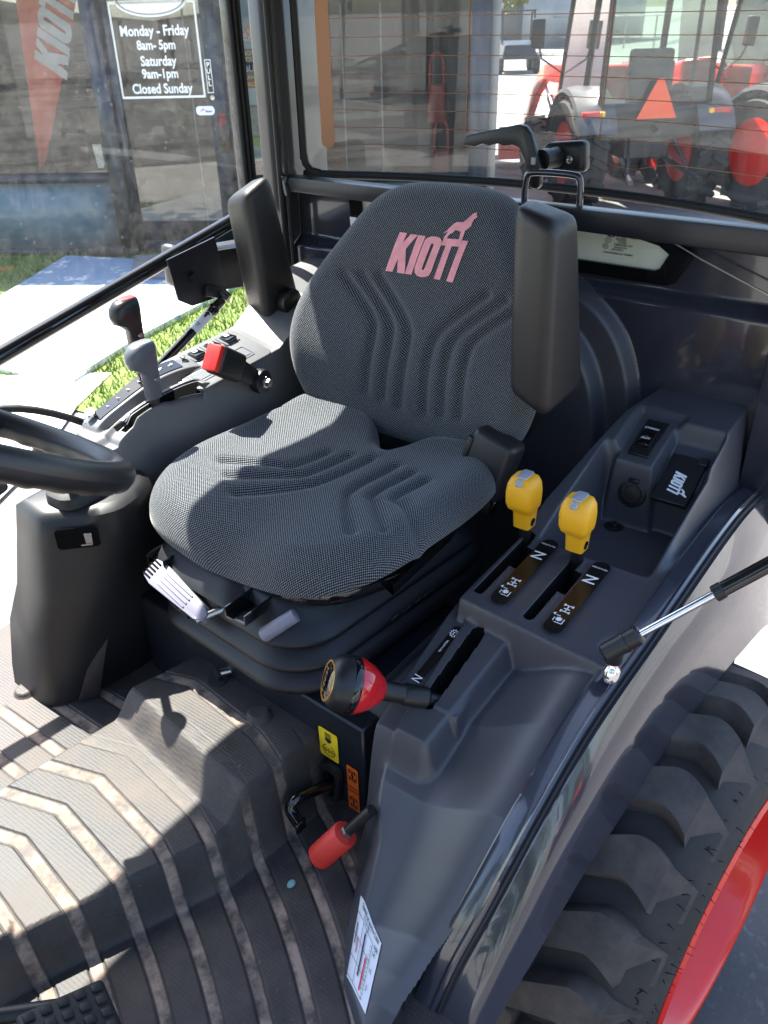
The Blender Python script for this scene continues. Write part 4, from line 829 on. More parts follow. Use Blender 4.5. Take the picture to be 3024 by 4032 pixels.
# ------------------------------------------------------------------ pedestal below the right console, with lock tab and boot
def ring_ped(pts, z): 
    p = smooth_poly(pts + [pts[0]], 2)[:-1]; return [(x, y, z) for x, y in p]
sect = [(0.70, [(0.755, -0.60), (0.765, -0.47), (0.735, -0.435), (0.66, -0.415), (0.53, -0.395), (0.30, -0.40), (0.30, -0.62), (0.55, -0.62)]),
        (0.80, [(0.745, -0.585), (0.752, -0.47), (0.72, -0.43), (0.655, -0.405), (0.53, -0.385), (0.30, -0.39), (0.30, -0.60), (0.55, -0.61)]),
        (0.93, [(0.725, -0.56), (0.733, -0.455), (0.708, -0.42), (0.63, -0.372), (0.53, -0.370), (0.32, -0.38), (0.32, -0.56), (0.55, -0.59)]),
        (1.02, [(0.695, -0.535), (0.705, -0.44), (0.690, -0.405), (0.60, -0.345), (0.52, -0.352), (0.35, -0.37), (0.35, -0.55), (0.55, -0.56)]),
        (1.15, [(0.672, -0.508), (0.684, -0.425), (0.672, -0.398), (0.585, -0.315), (0.50, -0.325), (0.40, -0.36), (0.40, -0.52), (0.50, -0.53)]),
        (1.212, [(0.660, -0.500), (0.672, -0.420), (0.662, -0.395), (0.575, -0.305), (0.50, -0.315), (0.42, -0.36), (0.42, -0.50), (0.50, -0.52)]),
        (1.224, [(0.645, -0.485), (0.655, -0.42), (0.645, -0.40), (0.565, -0.322), (0.50, -0.330), (0.44, -0.37), (0.44, -0.49), (0.50, -0.50)])]
mb = MB(); mb.loft([ring_ped([(x-0.02*(1.25-z)/0.5, y) for x, y in p], z) for z, p in sect], PLD); ped = PB(mb, "pedestal", angle=55)
mb = MB(); fp = Vector((0.628, -0.352, 1.172)); fxx = Vector((-0.087, 0.083, 0)).normalized(); fnn = fxx.cross(Zv); fnn = fnn if fnn.x > 0 else -fnn
mb.flat([rrect(0.082, 0.046, 0.008)], (fp + fnn*0.0035, fxx, Zv), VOID, 0.001)  # flat black patch: the dark inside of the recess is only painted
mb.build("painted_lock_recess", ped, 0)
mb = MB(); mb.box(fp + fnn*0.004 + fxx*0.020 - Zv*0.004, (0.014, 0.003, 0.026), STEEL, Matrix((fxx, fnn, Zv)).transposed(), 0.0008, 1); mb.box(fp - fnn*0.004 + fxx*0.015 - Zv*0.016, (0.022, 0.022, 0.003), STEEL, Matrix((fxx, fnn, Zv)).transposed()); mb.build("lock_tab", ped)
mb = MB(); bc = Vector((0.575, -0.405, 1.224)); mb.loft([[bc + Vector((x, y, h)) for x, y in rrect(w, w*0.8, w*0.3, 5)] for h, w in ((0, 0.115), (0.022, 0.112), (0.026, 0.100), (0.030, 0.080), (0.040, 0.076), (0.044, 0.060), (0.058, 0.030))], RUB); mb.build("rubber_boot", ped, 50)
mb = MB(); mb.tube([bc + Vector((0.01, 0, 0.04)), bc + Vector((0.060, 0.040, 0.13))], 0.009, BLK, 12); blv = PB(mb, "boot_lever")
mb = MB(); mb.lathe([(0, 0), (0.014, 0), (0.026, 0.014), (0.028, 0.028), (0.022, 0.042), (0.010, 0.050), (0, 0.051)], bc + Vector((0.058, 0.038, 0.120)), Vector((0.1, 0.1, 1)), BLK, 20); mb.build("knob", blv)
mb = MB(); mb.hexa([(0.665, -0.440, 0.745), (0.690, -0.415, 0.745), (0.650, -0.388, 0.745), (0.630, -0.410, 0.745), (0.592, -0.420, 0.915), (0.604, -0.398, 0.915), (0.588, -0.380, 0.915), (0.572, -0.400, 0.915)], PLD, 0.006, 2); mb.build("moulded_rib", ped)
# ------------------------------------------------------------------ steering wheel
wcn = Vector((0.972, -0.040, 1.640)); wt_ = 0.5745; e2 = Vector((math.cos(wt_), 0, math.sin(wt_))); wn_ = Vector((-math.sin(wt_), 0, math.cos(wt_)))
na, nb = 160, 20; aa = np.linspace(0, 2*np.pi, na, endpoint=False); bb = np.linspace(0, 2*np.pi, nb, endpoint=False); P = np.zeros((na, nb, 3))
for i, a in enumerate(aa):
    rd = Y*math.cos(a) + e2*math.sin(a)
    for j, b_ in enumerate(bb):
        r_ = 0.0200 + 0.0022*max(0, math.sin(34*a))*max(0, -math.sin(b_)); v = wcn + rd*(0.243 + r_*math.cos(b_)*1.02) + wn_*(r_*math.sin(b_)); P[i, j] = v[:]
P = np.concatenate([P, P[:, :1]], 1)
swl = part(grid_mesh("steering_wheel", P, mat("wheel_rubber", (0.012, 0.012, 0.013), 0.40, bump=(300, 0.12, 0.0006)), closed_u=True))
mb = MB(); mb.lathe([(0, -0.05), (0.05, -0.05), (0.065, -0.02), (0.06, 0.01), (0.04, 0.018), (0, 0.02)], wcn - wn_*0.03, wn_, BLK, 30)
mb.build("hub", swl)
for a in (100, 235, 320):
    rd = Y*math.cos(R(a)) + e2*math.sin(R(a)); mb = MB(); mb.tube([wcn - wn_*0.035 + rd*0.04, wcn - wn_*0.02 + rd*0.14, wcn + rd*0.235], [0.013, 0.011, 0.012], BLK, 12); mb.build("spoke", swl)
mb = MB(); mb.tube([wcn - wn_*0.05, wcn - wn_*0.42], 0.045, BLK, 20); mb.hexa([(1.38, -0.25, 0.72), (1.65, -0.22, 0.72), (1.65, 0.10, 0.72), (1.38, 0.10, 0.72), (1.25, -0.16, 1.36), (1.55, -0.16, 1.46), (1.55, 0.06, 1.46), (1.25, 0.06, 1.36)], PL, 0.03, 3); PB(mb, "steering_column")
mb = MB(); mb.tube([(0.86, -0.29, 1.43), (0.80, -0.240, 1.40), (0.95, -0.10, 1.46)], 0.010, BLK, 10); PB(mb, "column_stalk")
mb = MB(); mb.tube(smooth_poly([(0.62, -0.66, 1.36), (0.53, -0.60, 1.355), (0.40, -0.565, 1.27), (0.36, -0.56, 1.2)], 2), 0.0085, RUB, 10); PB(mb, "rubber_hose")
# ------------------------------------------------------------------ fender with lip, groove and rolled outer face
outF = np.array([-0.55, -0.30, -0.15, 0.05, 0.23, 0.40, 0.53, 0.65, 0.75, 0.81, 0.85]); outL = np.array([0.762, 0.768, 0.769, 0.756, 0.735, 0.720, 0.705, 0.690, 0.670, 0.660, 0.655]); outZ = np.array([0.68, 0.855, 0.920, 0.955, 0.935, 0.905, 0.865, 0.790, 0.710, 0.62, 0.48])
ts = np.linspace(0, 1, 11); tt = np.linspace(0, 1, 90)
def spl(a):
    o = np.interp(tt, ts, np.array(a))
    for _ in range(3): o = np.concatenate([[o[0], o[1]], np.convolve(o, np.ones(5)/5, 'valid'), [o[-2], o[-1]]])
    return o
iF, iL, iZ, oF, oL, oZ = map(spl, (lipF, lipL, lipZ, outF, outL, outZ))
prof = [(0, -0.004, -0.03), (0, -0.001, 0.0), (0, 0.003, 0.003), (0, 0.022, 0.000), (0, 0.027, -0.001), (0, 0.030, 0.004), (0, 0.034, 0.006), (0, 0.038, 0.003), (0, 0.040, -0.006), (0, 0.044, -0.009), (0.01, 0.047, -0.006), (0.02, 0.049, -0.003), (0.05, 0.050, -0.003), (0.15, 0.050, 0.002), (0.30, 0.046, 0.012), (0.45, 0.038, 0.016), (0.6, 0.028, 0.015), (0.75, 0.017, 0.010), (0.9, 0.006, 0.003), (1.0, 0.0, 0.0), (1.0, -0.004, -0.002), (0.9, -0.002, -0.004), (0.5, 0.010, -0.006)]
P = np.zeros((len(tt), len(prof), 3))
for j, (f_, dl, dz) in enumerate(prof):
    P[:, j, 0] = iF*(1-f_) + oF*f_; P[:, j, 1] = iL*(1-f_) + oL*f_ + dl; P[:, j, 2] = iZ*(1-f_) + oZ*f_ + dz
fen = part(grid_mesh("fender", P, PAINT, angle=38)); fen["label"] = "glossy dark grey fender arching over the rear wheel"
mb = MB(); mb.tube([(iF[i]*0.98+oF[i]*0.02, iL[i]+0.0425, iZ[i]-0.006) for i in range(4, 88, 2)], 0.003, RUB, 8); mb.build("door_seal", fen)
mb = MB(); mb.hexa([(0.30, 0.575, 0.62), (0.83, 0.545, 0.62), (0.83, 0.57, 0.62), (0.30, 0.60, 0.62), (0.30, 0.575, 0.85), (0.80, 0.545, 0.70), (0.80, 0.56, 0.70), (0.30, 0.60, 0.85)], SHEET); mb.build("inner_skirt", fen)
# gas strut of the left door on its ball joint
bj = Vector((0.370, 0.650, 1.150))
s_a = bj + Vector((0.004, 0.002, 0.048)); s_b = Vector((0.255, 0.833, 1.370)); sv = (s_b - s_a)
mb = MB(); mb.lathe([(0, -0.02), (0.013, -0.02), (0.014, 0.0), (0.011, 0.004), (0.0075, 0.010), (0.0075, 0.025)], bj, Zv, CHROME, 18); mb.tube([s_a, s_a + sv*0.62], 0.0062, CHROME, 14)
st2 = PB(mb, "gas_strut", label="polished rod of the open left door's strut")
mb = MB(); mb.tube([s_a - sv.normalized()*0.022, s_a - sv.normalized()*0.018, s_a + sv.normalized()*0.040, s_a + sv.normalized()*0.044], [0.012, 0.0155, 0.0155, 0.012], BLK, 18); mb.tube([s_a + sv.normalized()*0.014, s_a + sv.normalized()*0.02], 0.0168, BLK, 18); mb.tube([bj + Vector((0, 0, 0.02)), s_a], 0.0145, BLK, 16); mb.build("end_fitting", st2)
mb = MB(); mb.tube([s_a + sv*0.60, s_a + sv*0.605, s_a + sv*0.655, s_a + sv*0.66], [0.010, 0.0128, 0.0128, 0.0105], BLK, 18); mb.tube([s_a + sv*0.655, s_a + sv*1.6], 0.0115, BLKG, 18); mb.build("strut_cylinder", st2)
# ------------------------------------------------------------------ rear wheel
wc_ = Vector((0.16, 0.689, 0.47)); wy = R(6.0); wax = Vector((math.sin(wy), math.cos(wy), 0)).normalized(); wxx = Vector((math.cos(wy), -math.sin(wy), 0))
def wp(r, a, h): return wc_ + wxx*(r*math.cos(a)) + Zv*(r*math.sin(a)) + wax*h
def ringw(prof, m, mb, seg=96):
    rings = [[wp(r, 2*math.pi*k/seg, h) for k in range(seg)] for r, h in prof]; mb.loft(rings, m, True, False)
mb = MB(); ringw([(0.30, -0.12), (0.36, -0.145), (0.415, -0.14), (0.432, -0.115), (0.438, -0.06), (0.440, 0), (0.438, 0.06), (0.434, 0.110), (0.424, 0.146), (0.402, 0.180), (0.372, 0.200), (0.345, 0.205), (0.338, 0.2035), (0.334, 0.205), (0.318, 0.198), (0.300, 0.186)], TYRE, mb)
NL = 22
def lug(mb, a0, side):
    n = 14; rows = []
    for k in range(n+1):
        s_ = k/n; h = side*(-0.012 + 0.160*s_); ce = a0 - 0.03 + 0.19*s_ - 0.115*max(0, (s_-0.60)/0.40)**1.5
        wd = 0.066 + 0.022*s_; rt_ = 0.481 - 0.012*max(0, (s_-0.7)/0.3)**2 - (0.004 if k == 0 else 0); rb_ = 0.432 - 0.022*max(0, (s_-0.82)/0.18)
        rows.append([wp(rb_, ce-wd*1.20, h), wp(rt_-0.004, ce-wd, h), wp(rt_, ce-wd*0.94, h), wp(rt_, ce+wd*0.94, h), wp(rt_-0.004, ce+wd, h), wp(rb_, ce+wd*1.20, h)])
    mb.loft(rows, LUGT, False, False)
    e = rows[-1]; f = [wp(0.392, a0+0.045-0.075, side*0.192), wp(0.392, a0+0.045+0.075, side*0.192)]
    mb.add([tuple(q) for q in e] + [tuple(q) for q in f], [[0, 1, 2, 3, 4, 5, 7, 6]] if side < 0 else [[6, 7, 5, 4, 3, 2, 1, 0]], LUGT); mb.add([tuple(q) for q in rows[0]], [[0, 1, 2, 3, 4, 5]], LUGT)
for k in range(NL): lug(mb, 2*math.pi*k/NL, 1); lug(mb, 2*math.pi*(k+0.5)/NL, -1)
whl = PB(mb, "rear_wheel", angle=34)
mb = MB()
for k in range(150):
    a = RNG.uniform(-0.6, 1.7); r_ = RNG.choice([0.312, 0.345, 0.375, 0.405]) + RNG.normal(0, 0.003); h = 0.198 if r_ < 0.39 else 0.178; p = wp(r_, a, h-0.004)
    d = (wax*1.0 + Vector(RNG.normal(0, 0.45, 3))).normalized(); ln = RNG.uniform(0.008, 0.022); mb.tube([p, p + d*ln*0.5, p + d*ln + Vector((0, 0, -0.002))], [0.0009, 0.0008, 0.0004], VOID, 4)
tag(mb.build("moulding_hairs", whl, 0), kind="stuff")
mb = MB(); ringw([(0.302, 0.182), (0.309, 0.190), (0.309, 0.203), (0.300, 0.209), (0.290, 0.205), (0.283, 0.187), (0.276, 0.14), (0.268, 0.08), (0.24, 0.06), (0.17, 0.05), (0.16, 0.03), (0.10, 0.02), (0.09, 0.05), (0.0, 0.05)], RIMRED, mb); mb.build("rim", whl, 50)
mb = MB(); mb.tube([(0.15, 0.1, 0.47), (0.15, 0.60, 0.47)], 0.10, SHEET, 20); mb.box((0.15, -0.045, 0.50), (0.6, 0.5, 0.3), SHEET, None, 0.03); PB(mb, "rear_axle")
# ------------------------------------------------------------------ pedals, floor levers, stickers
def pedal(c, rz):
    mb = MB(); rm = Matrix.Rotation(rz, 3, 'Z') @ Matrix.Rotation(R(-14), 3, 'Y'); mb.box(c, (0.125, 0.095, 0.024), RUB, rm, 0.008, 3)
    for i in range(5):
        for j in range(4): mb.box(Vector(c) + rm @ Vector((-0.048+0.024*i, -0.033+0.022*j, 0.0135)), (0.016, 0.014, 0.006), RUB, rm, 0.003, 2)
    p = PB(mb, "brake_pedal"); mb = MB(); mb.tube([Vector(c) + rm @ Vector((-0.01, -0.04, -0.012)), Vector(c) + Vector((0.12, -0.17, 0.0)), Vector(c) + Vector((0.3, -0.2, 0.05))], 0.013, BLK, 12); mb.build("pedal_arm", p); return p
pedal((1.140, 0.205, 0.815), R(-18))
mb = MB(); lp = [(0.50, 0.210, 0.755), (0.545, 0.207, 0.769), (0.635, 0.203, 0.808), (0.650, 0.201, 0.814), (0.660, 0.196, 0.806), (0.665, 0.200, 0.794), (0.672, 0.226, 0.786)]
mb.tube(smooth_poly(lp, 2), 0.0115, BLKG, 14); mb.box((0.673, 0.230, 0.785), (0.024, 0.006, 0.024), BLKG, None, 0.001, 1); PB(mb, "four_wheel_drive_lever")
g0, g1 = Vector((0.690, 0.286, 0.760)), Vector((0.664, 0.329, 0.828)); gv = g1-g0
mb = MB(); mb.tube([g0, g0 + gv*0.03, g0 + gv*0.97, g1], [0.021, 0.0240, 0.0240, 0.0225], REDV, 24); gr = PB(mb, "pull_handle", label="red vinyl sleeved pull handle")
mb = MB(); mb.tube([g1, g1 + gv*0.13], 0.0125, STEEL, 6); mb.build("lock_nut", gr); mb = MB(); mb.tube([g1 + gv*0.1, g1 + gv*0.95], 0.010, BLK, 14); mb.build("rod", gr)
mb = MB(); mb.lathe([(0, 0), (0.018, 0), (0.017, 0.006), (0, 0.007)], (0.543, -0.098, 0.884), Vector((0.8, -0.3, 0.1)), BLK, 5); mb.tube([(0.540, -0.096, 0.885), (0.50, -0.07, 0.885)], 0.0085, STEEL, 14); mb.tube([(0.512, -0.075, 0.885), (0.497, -0.068, 0.885)], 0.019, BLK, 16); PB(mb, "latch_pin")
mb = MB(); mb.tube([(0.55, -0.095, 0.872), (0.551, -0.094, 0.878)], 0.020, RUB, 16); PB(mb, "mat_grommet")
uzp = Vector((0.0, 0.0, 1)); 
mb = MB(); c = pf(0.196, 0.860, 0.002); mb.flat([rrect(0.048, 0.072, 0.004, 2)], (c, py_, uzp), YEL, 0.0006); o1 = c + Vector((0.0012, 0, 0))
mb.flat([[(-0.008, 0.017), (0.008, 0.017), (0.008, 0.010), (0, 0.004), (-0.008, 0.010)]], (o1, py_, uzp), BLACKI)
for k in range(3): mb.flat([rct(0, 0.0200+0.0042*k, 0.016, 0.0024)], (o1, py_, uzp), BLACKI)
mb.flat([[(0.0165*math.cos(a), -0.015+0.0145*math.sin(a)) for a in np.linspace(2.0, 7.4, 28)] + [(0.0148*math.cos(a), -0.015+0.0128*math.sin(a)) for a in np.linspace(7.4, 2.0, 28)]], (o1, py_, uzp), BLACKI)
for x in (-0.009, 0, 0.009): mb.flat([rrect(0.0055, 0.011, 0.0025, 3, x, -0.016), rrect(0.003, 0.0085, 0.0014, 3, x, -0.016)], (o1, py_, uzp), BLACKI)
mb.flat([rct(0, -0.016, 0.042, 0.001)], (o1, py_, uzp), BLACKI); mb.build("warning_sticker", bx, 0, "yellow sticker with a black oil symbol")
mb = MB(); c = pf(0.2535, 0.779, 0.002); mb.flat([rrect(0.028, 0.117, 0.003, 2)], (c, py_, uzp), ORGS, 0.0006); o1 = c + Vector((0.0012, 0, 0))
for cy_ in (0.037, -0.037):
    hexo = [(-0.011, cy_-0.012), (0, cy_-0.017), (0.011, cy_-0.012), (0.011, cy_+0.012), (0, cy_+0.017), (-0.011, cy_+0.012)]; mb.flat([hexo, [(x*0.9, cy_+(y-cy_)*0.93) for x, y in hexo]], (o1, py_, uzp), BLACKI)
    for q in (rct(0, cy_, 0.003, 0.024), rct(0, cy_+0.009, 0.013, 0.0025), rct(0, cy_-0.009, 0.013, 0.0025), rct(-0.0065, cy_+0.009, 0.003, 0.008), rct(0.0065, cy_+0.009, 0.003, 0.008), rct(-0.0065, cy_-0.009, 0.003, 0.008), rct(0.0065, cy_-0.009, 0.003, 0.008), rct(0, cy_, 0.006, 0.006)): mb.flat([q], (o1, py_, uzp), BLACKI)
mb.text("WHEEL", 0.0072, (o1 + Zv*0.005, -py_, -Zv), BLACKI, 0.015); mb.text("FRONT", 0.0072, (o1 - Zv*0.005, -py_, -Zv), BLACKI, 0.015); mb.build("drive_sticker", bx, 0, "orange sticker reading FRONT WHEEL upside down")
mb = MB(); mb.lathe([(0, 0), (0.007, 0), (0.006, 0.003), (0.003, 0.004), (0, 0.004)], (0.742, 0.262, 0.724), Zv, mat("pale_gum", (0.20, 0.38, 0.38), 0.6, bump=(400, 0.5)), 9, sx=1.3); PB(mb, "dried_blob", None, 30)

# speed chart sticker wrapped on the console's foot
STQ = [(0.715, 0.400), (0.760, 0.476), (0.850, 0.511), (0.815, 0.446)]
def chart_pt(u, v, off=0.0012):
    a, b_, c, d = STQ
    F_ = (a[0]*(1-u)+b_[0]*u)*(1-v) + (d[0]*(1-u)+c[0]*u)*v; L_ = (a[1]*(1-u)+b_[1]*u)*(1-v) + (d[1]*(1-u)+c[1]*u)*v
    i = min(max((F_-gx_[0])/(gx_[1]-gx_[0]), 0), len(gx_)-2); j = min(max((L_-gy_[0])/(gy_[1]-gy_[0]), 0), len(gy_)-2); i0, j0 = int(i), int(j); fi, fj = i-i0, j-j0
    z = (Hc[i0, j0]*(1-fi)+Hc[i0+1, j0]*fi)*(1-fj) + (Hc[i0, j0+1]*(1-fi)+Hc[i0+1, j0+1]*fi)*fj
    return (F_+off*0.8, L_-off*0.4, float(z)+off*1.3)
mb = MB(); N_ = 14
mb.loft([[chart_pt(i/N_, j/N_, 0.0010) for i in range(N_+1)] for j in range(N_+1)], PAPER, False, False)
def cflat(loops, m, off=0.0022):
    q = MB(); q.flat(loops, ((0, 0, 0), X, Y), m); cdrape(q, m, off)
def ctext(t, x, y, s_, m=BLACKI, rot=0.0):
    q = MB(); q.text(t, s_, ((x, y, 0), (math.cos(rot), math.sin(rot), 0), (math.sin(rot), -math.cos(rot), 0)), m, 0.02, sx=1.0); cdrape(q, m, 0.0022)
def cdrape(q, m, off):
    b_ = bmesh.new(); vv = [b_.verts.new(p) for p in q.v]
    for f in q.f: b_.faces.new([vv[i] for i in f])
    bmesh.ops.triangulate(b_, faces=b_.faces[:])
    for _ in range(3): bmesh.ops.subdivide_edges(b_, edges=[e for e in b_.edges if e.calc_length() > 0.10], cuts=1); bmesh.ops.triangulate(b_, faces=b_.faces[:])
    for v in b_.verts: v.co = chart_pt(v.co.x, v.co.y, off)
    mb.bm(b_, m, False)
for u_, v0, v1, w_, m_ in ((0.44, 0.24, 0.80, 0.05, BLACKI), (0.60, 0.46, 0.90, 0.055, REDI), (0.10, 0.30, 0.55, 0.03, BLACKI), (0.20, 0.44, 0.62, 0.035, REDI)): cflat([[(u_-w_/2, v0), (u_+w_/2, v0), (u_+w_/2, v1), (u_-w_/2, v1)]], m_)
for u_ in (0.74, 0.32, 0.02): cflat([[(u_-0.006, 0.18), (u_+0.006, 0.18), (u_+0.006, 0.96), (u_-0.006, 0.96)]], BLACKI)
for v_k in (0.18, 0.44, 0.70, 0.955): cflat([[(0.02, v_k-0.004), (0.74, v_k-0.004), (0.74, v_k+0.004), (0.02, v_k+0.004)]], BLACKI)
for k in range(13): cflat([[(0.67, 0.24+0.058*k), (0.74, 0.24+0.058*k), (0.74, 0.247+0.058*k), (0.67, 0.247+0.058*k)]], BLACKI)
ctext("Speed at engine 2,600", 0.55, 0.055, 0.085); ctext("(11.2-16)", 0.42, 0.125, 0.07); ctext("mph", 0.88, 0.17, 0.09); ctext("14", 0.84, 0.27, 0.09); ctext("10", 0.84, 0.50, 0.09); ctext("5", 0.84, 0.74, 0.09); ctext("H", 0.47, 0.20, 0.07); ctext("L", 0.62, 0.42, 0.07, REDI)
mb.build("speed_chart", con, 0, "white sticker with a black and red speed chart in mph")
# ------------------------------------------------------------------ the place: lot, grass, painted ramp
def ground_mat(name, c1, c2, scale, rough=0.9, c3=None, bump=0.3, tyre=False):
    m = bpy.data.materials.new(name); m.use_nodes = True; nt = m.node_tree; L = nt.links; b = nt.nodes["Principled BSDF"]; b.inputs["Roughness"].default_value = rough
    tc = _n(nt, "ShaderNodeTexCoord"); out = None
    def nz(sc, d=8, ro=0.6, stretch=None):
        src = tc.outputs["Object"]
        if stretch:
            mp = _n(nt, "ShaderNodeMapping"); mp.inputs["Scale"].default_value = stretch; L.new(src, mp.inputs[0]); src = mp.outputs[0]
        n = _n(nt, "ShaderNodeTexNoise"); n.inputs["Scale"].default_value = sc; n.inputs["Detail"].default_value = d; n.inputs["Roughness"].default_value = ro; L.new(src, n.inputs["Vector"]); return n.outputs[0]
    def mr(s, a, c):
        n = _n(nt, "ShaderNodeMapRange"); n.inputs[1].default_value = a; n.inputs[2].default_value = c; L.new(s, n.inputs[0]); return n.outputs[0]
    def mix(f, a, c):
        n = _n(nt, "ShaderNodeMix", data_type='RGBA'); L.new(f, n.inputs[0])
        if isinstance(a, tuple): n.inputs[6].default_value = (*a, 1)
        else: L.new(a, n.inputs[6])
        if isinstance(c, tuple): n.inputs[7].default_value = (*c, 1)
        else: L.new(c, n.inputs[7])
        return n.outputs[2]
    col = mix(mr(nz(scale), 0.3, 0.7), c1, c2)
    if c3: col = mix(mr(nz(scale*14, 4), 0.55, 0.75), col, c3)
    if tyre: col = mix(mr(nz(0.9, 6, 0.6, (1.0, 0.12, 1)), 0.52, 0.62), col, tuple(x*0.55 for x in c1))
    L.new(col, b.inputs["Base Color"])
    bp = _n(nt, "ShaderNodeBump"); bp.inputs["Strength"].default_value = bump; bp.inputs["Distance"].default_value = 0.01; L.new(nz(scale*20, 5), bp.inputs["Height"]); L.new(bp.outputs[0], b.inputs["Normal"])
    return m
ASPH = ground_mat("lot_surface", (0.18, 0.175, 0.165), (0.26, 0.25, 0.235), 0.7, c3=(0.32, 0.31, 0.29), tyre=True)
ASPH2 = ground_mat("asphalt_close", (0.075, 0.070, 0.072), (0.105, 0.098, 0.098), 3.0, c3=(0.15, 0.145, 0.145))
CONC = ground_mat("concrete", (0.55, 0.51, 0.46), (0.72, 0.69, 0.64), 1.2, c3=(0.40, 0.34, 0.28))
LAWN = ground_mat("lawn_soil", (0.08, 0.14, 0.02), (0.16, 0.20, 0.05), 2.0)
def sheet(name, pts, z, m, kind='structure'):
    mb = MB(); mb.add([(x, y, z) for x, y in pts], [list(range(len(pts)))], m, False); return tag(mb.build(name, None, 0), kind=kind)
sheet("ground", [(-400, -400), (400, -400), (400, 400), (-400, 400)], 0.0, ASPH)
sheet("asphalt_apron", [(-9, 2.6), (-1.2, 0.75), (-0.9, 0.2), (5, 0.2), (5, 9), (-9, 9)], 0.004, ASPH2)
FP = Vector((-4.0, -6.06, 0)); FU = Vector((-0.545, 0.838, 0)).normalized(); FN = Vector((0.838, 0.545, 0)).normalized()
def fp_(u, z=0.0, n=0.0): return FP + FU*u + FN*n + Zv*z
lawn = [fp_(-6, 0, 0.05), fp_(2.6, 0, 0.05), fp_(2.9, 0, 1.7), fp_(1.9, 0, 3.0), fp_(0.9, 0, 3.85), fp_(-0.2, 0, 3.3), fp_(-6, 0, 3.2)]
sheet("lawn", [(p.x, p.y) for p in lawn], 0.012, LAWN)
sheet("path", [(-1.75, -3.62), (-1.2, -4.35), (-1.6, -5.1), (-0.4, -7.0), (1.6, -6.0), (0.9, -2.0), (-0.7, -2.9), (-1.28, -3.35)], 0.020, CONC)
# grass blades: uncountable
gv_ = []; gf = []
def in_poly(x, y, P):
    c = False
    for i in range(len(P)):
        a, b = P[i], P[i-1]
        if (a[1] > y) != (b[1] > y) and x < (b[0]-a[0])*(y-a[1])/(b[1]-a[1])+a[0]: c = not c
    return c
RAMP = [(-3.45, -6.47), (-3.86, -5.43), (-3.73, -4.33), (-2.35, -3.99), (-1.515, -3.70), (-1.30, -4.42), (-2.20, -5.72)]
LP = [(p.x, p.y) for p in lawn]; PATH = [(-1.75, -3.62), (-1.2, -4.35), (-1.6, -5.1), (-0.4, -7.0), (1.6, -6.0), (0.9, -2.0), (-0.7, -2.9), (-1.28, -3.35)]
cnt = 0
while cnt < 26000:
    u_ = RNG.uniform(-2.4, 2.9); n_ = RNG.uniform(0.05, 3.8); p = fp_(u_, 0, n_); x, y = p.x, p.y
    cnt += 1
    if not in_poly(x, y, LP) or in_poly(x, y, RAMP) or in_poly(x, y, PATH): continue
    a = RNG.uniform(0, 6.28); h = RNG.uniform(0.03, 0.075); w = 0.006; lx_, ly_ = math.cos(a)*w, math.sin(a)*w; tx, ty = RNG.normal(0, 0.025, 2)
    o = len(gv_); gv_ += [(x-lx_, y-ly_, 0.012), (x+lx_, y+ly_, 0.012), (x+tx, y+ty, 0.012+h)]; gf.append((o, o+1, o+2))
GR = mat("grass_blade", (0.15, 0.21, 0.035), 0.6, var=(3, 0.45)); me = bpy.data.meshes.new("grass"); me.from_pydata(gv_, [], gf); me.materials.append(GR)
tag(link("grass", me), "short green lawn grass in front of the shop windows", "grass", kind='stuff')
# flaking blue and white painted ramp in front of the door, with painted sun glare
RM = bpy.data.materials.new("flaking_sunlit_ramp_paint"); RM.use_nodes = True; nt = RM.node_tree; Lk = nt.links; b = nt.nodes["Principled BSDF"]; b.inputs["Roughness"].default_value = 0.7
tc = _n(nt, "ShaderNodeTexCoord")
n1 = noise(5.5, 9, 0.7); n2 = noise(1.1, 3); sep = _n(nt, "ShaderNodeSeparateXYZ"); Lk.new(tc.outputs["Object"], sep.inputs[0])
dist_ = mth('ADD', mth('MULTIPLY', sep.outputs[0], 0.838), mth('MULTIPLY', sep.outputs[1], 0.545))
bl = mth('ADD', mrange(n1, 0.30, 0.75, -0.75, 0.70), mrange(dist_, -5.7, -4.3, 0.90, 0.26))  # whiter away from the shop: sunlit glare put into the paint colour
mx = _n(nt, "ShaderNodeMix", data_type='RGBA'); Lk.new(mrange(bl, 0.42, 0.56, 0, 1), mx.inputs[0]); mx.inputs[6].default_value = (0.62, 0.62, 0.60, 1); mx.inputs[7].default_value = (0.17, 0.26, 0.38, 1); Lk.new(mx.outputs[2], b.inputs["Base Color"])
mb = MB(); top_ = [(x, y, 0.055) for x, y in RAMP]; bot = [(x, y, 0.0) for x, y in RAMP]; n = len(RAMP)
mb.add(top_ + bot, [list(range(n))[::-1]] + [[i, (i+1) % n, n+(i+1) % n, n+i] for i in range(n)], RM, False); ramp = mb.build("ramp", None, 0)
tag(ramp, "low ramp with flaking blue and white paint leading to the glass shop door", "ramp")
mb = MB(); mb.add([(p.x, p.y, 0.058) for p in (fp_(0.05, 0, 0.25), fp_(1.25, 0, 0.3), fp_(1.25, 0, 1.15), fp_(0.25, 0, 1.1))], [[0, 1, 2, 3]], mat("door_mat", (0.16, 0.16, 0.17), 0.9, bump=(40, 0.5, 0.004), var=(6, 0.3)), False); tag(mb.build("door_mat", None, 0), "grey worn door mat lying on the blue ramp at the shop door", "door mat")
mb = MB(); mb.tube([fp_(-0.42, 0.07, 0.22), fp_(-0.30, 0.085, 0.20), fp_(-0.05, 0.08, 0.22)], [0.05, 0.06, 0.055], RUB, 12); mb.tube([fp_(-0.05, 0.08, 0.22), fp_(0.06, 0.075, 0.18)], [0.03, 0.05], RUB, 10); tag(mb.build("rubber_roller", None), "black rubber roll lying in the grass beside the ramp", "roller")
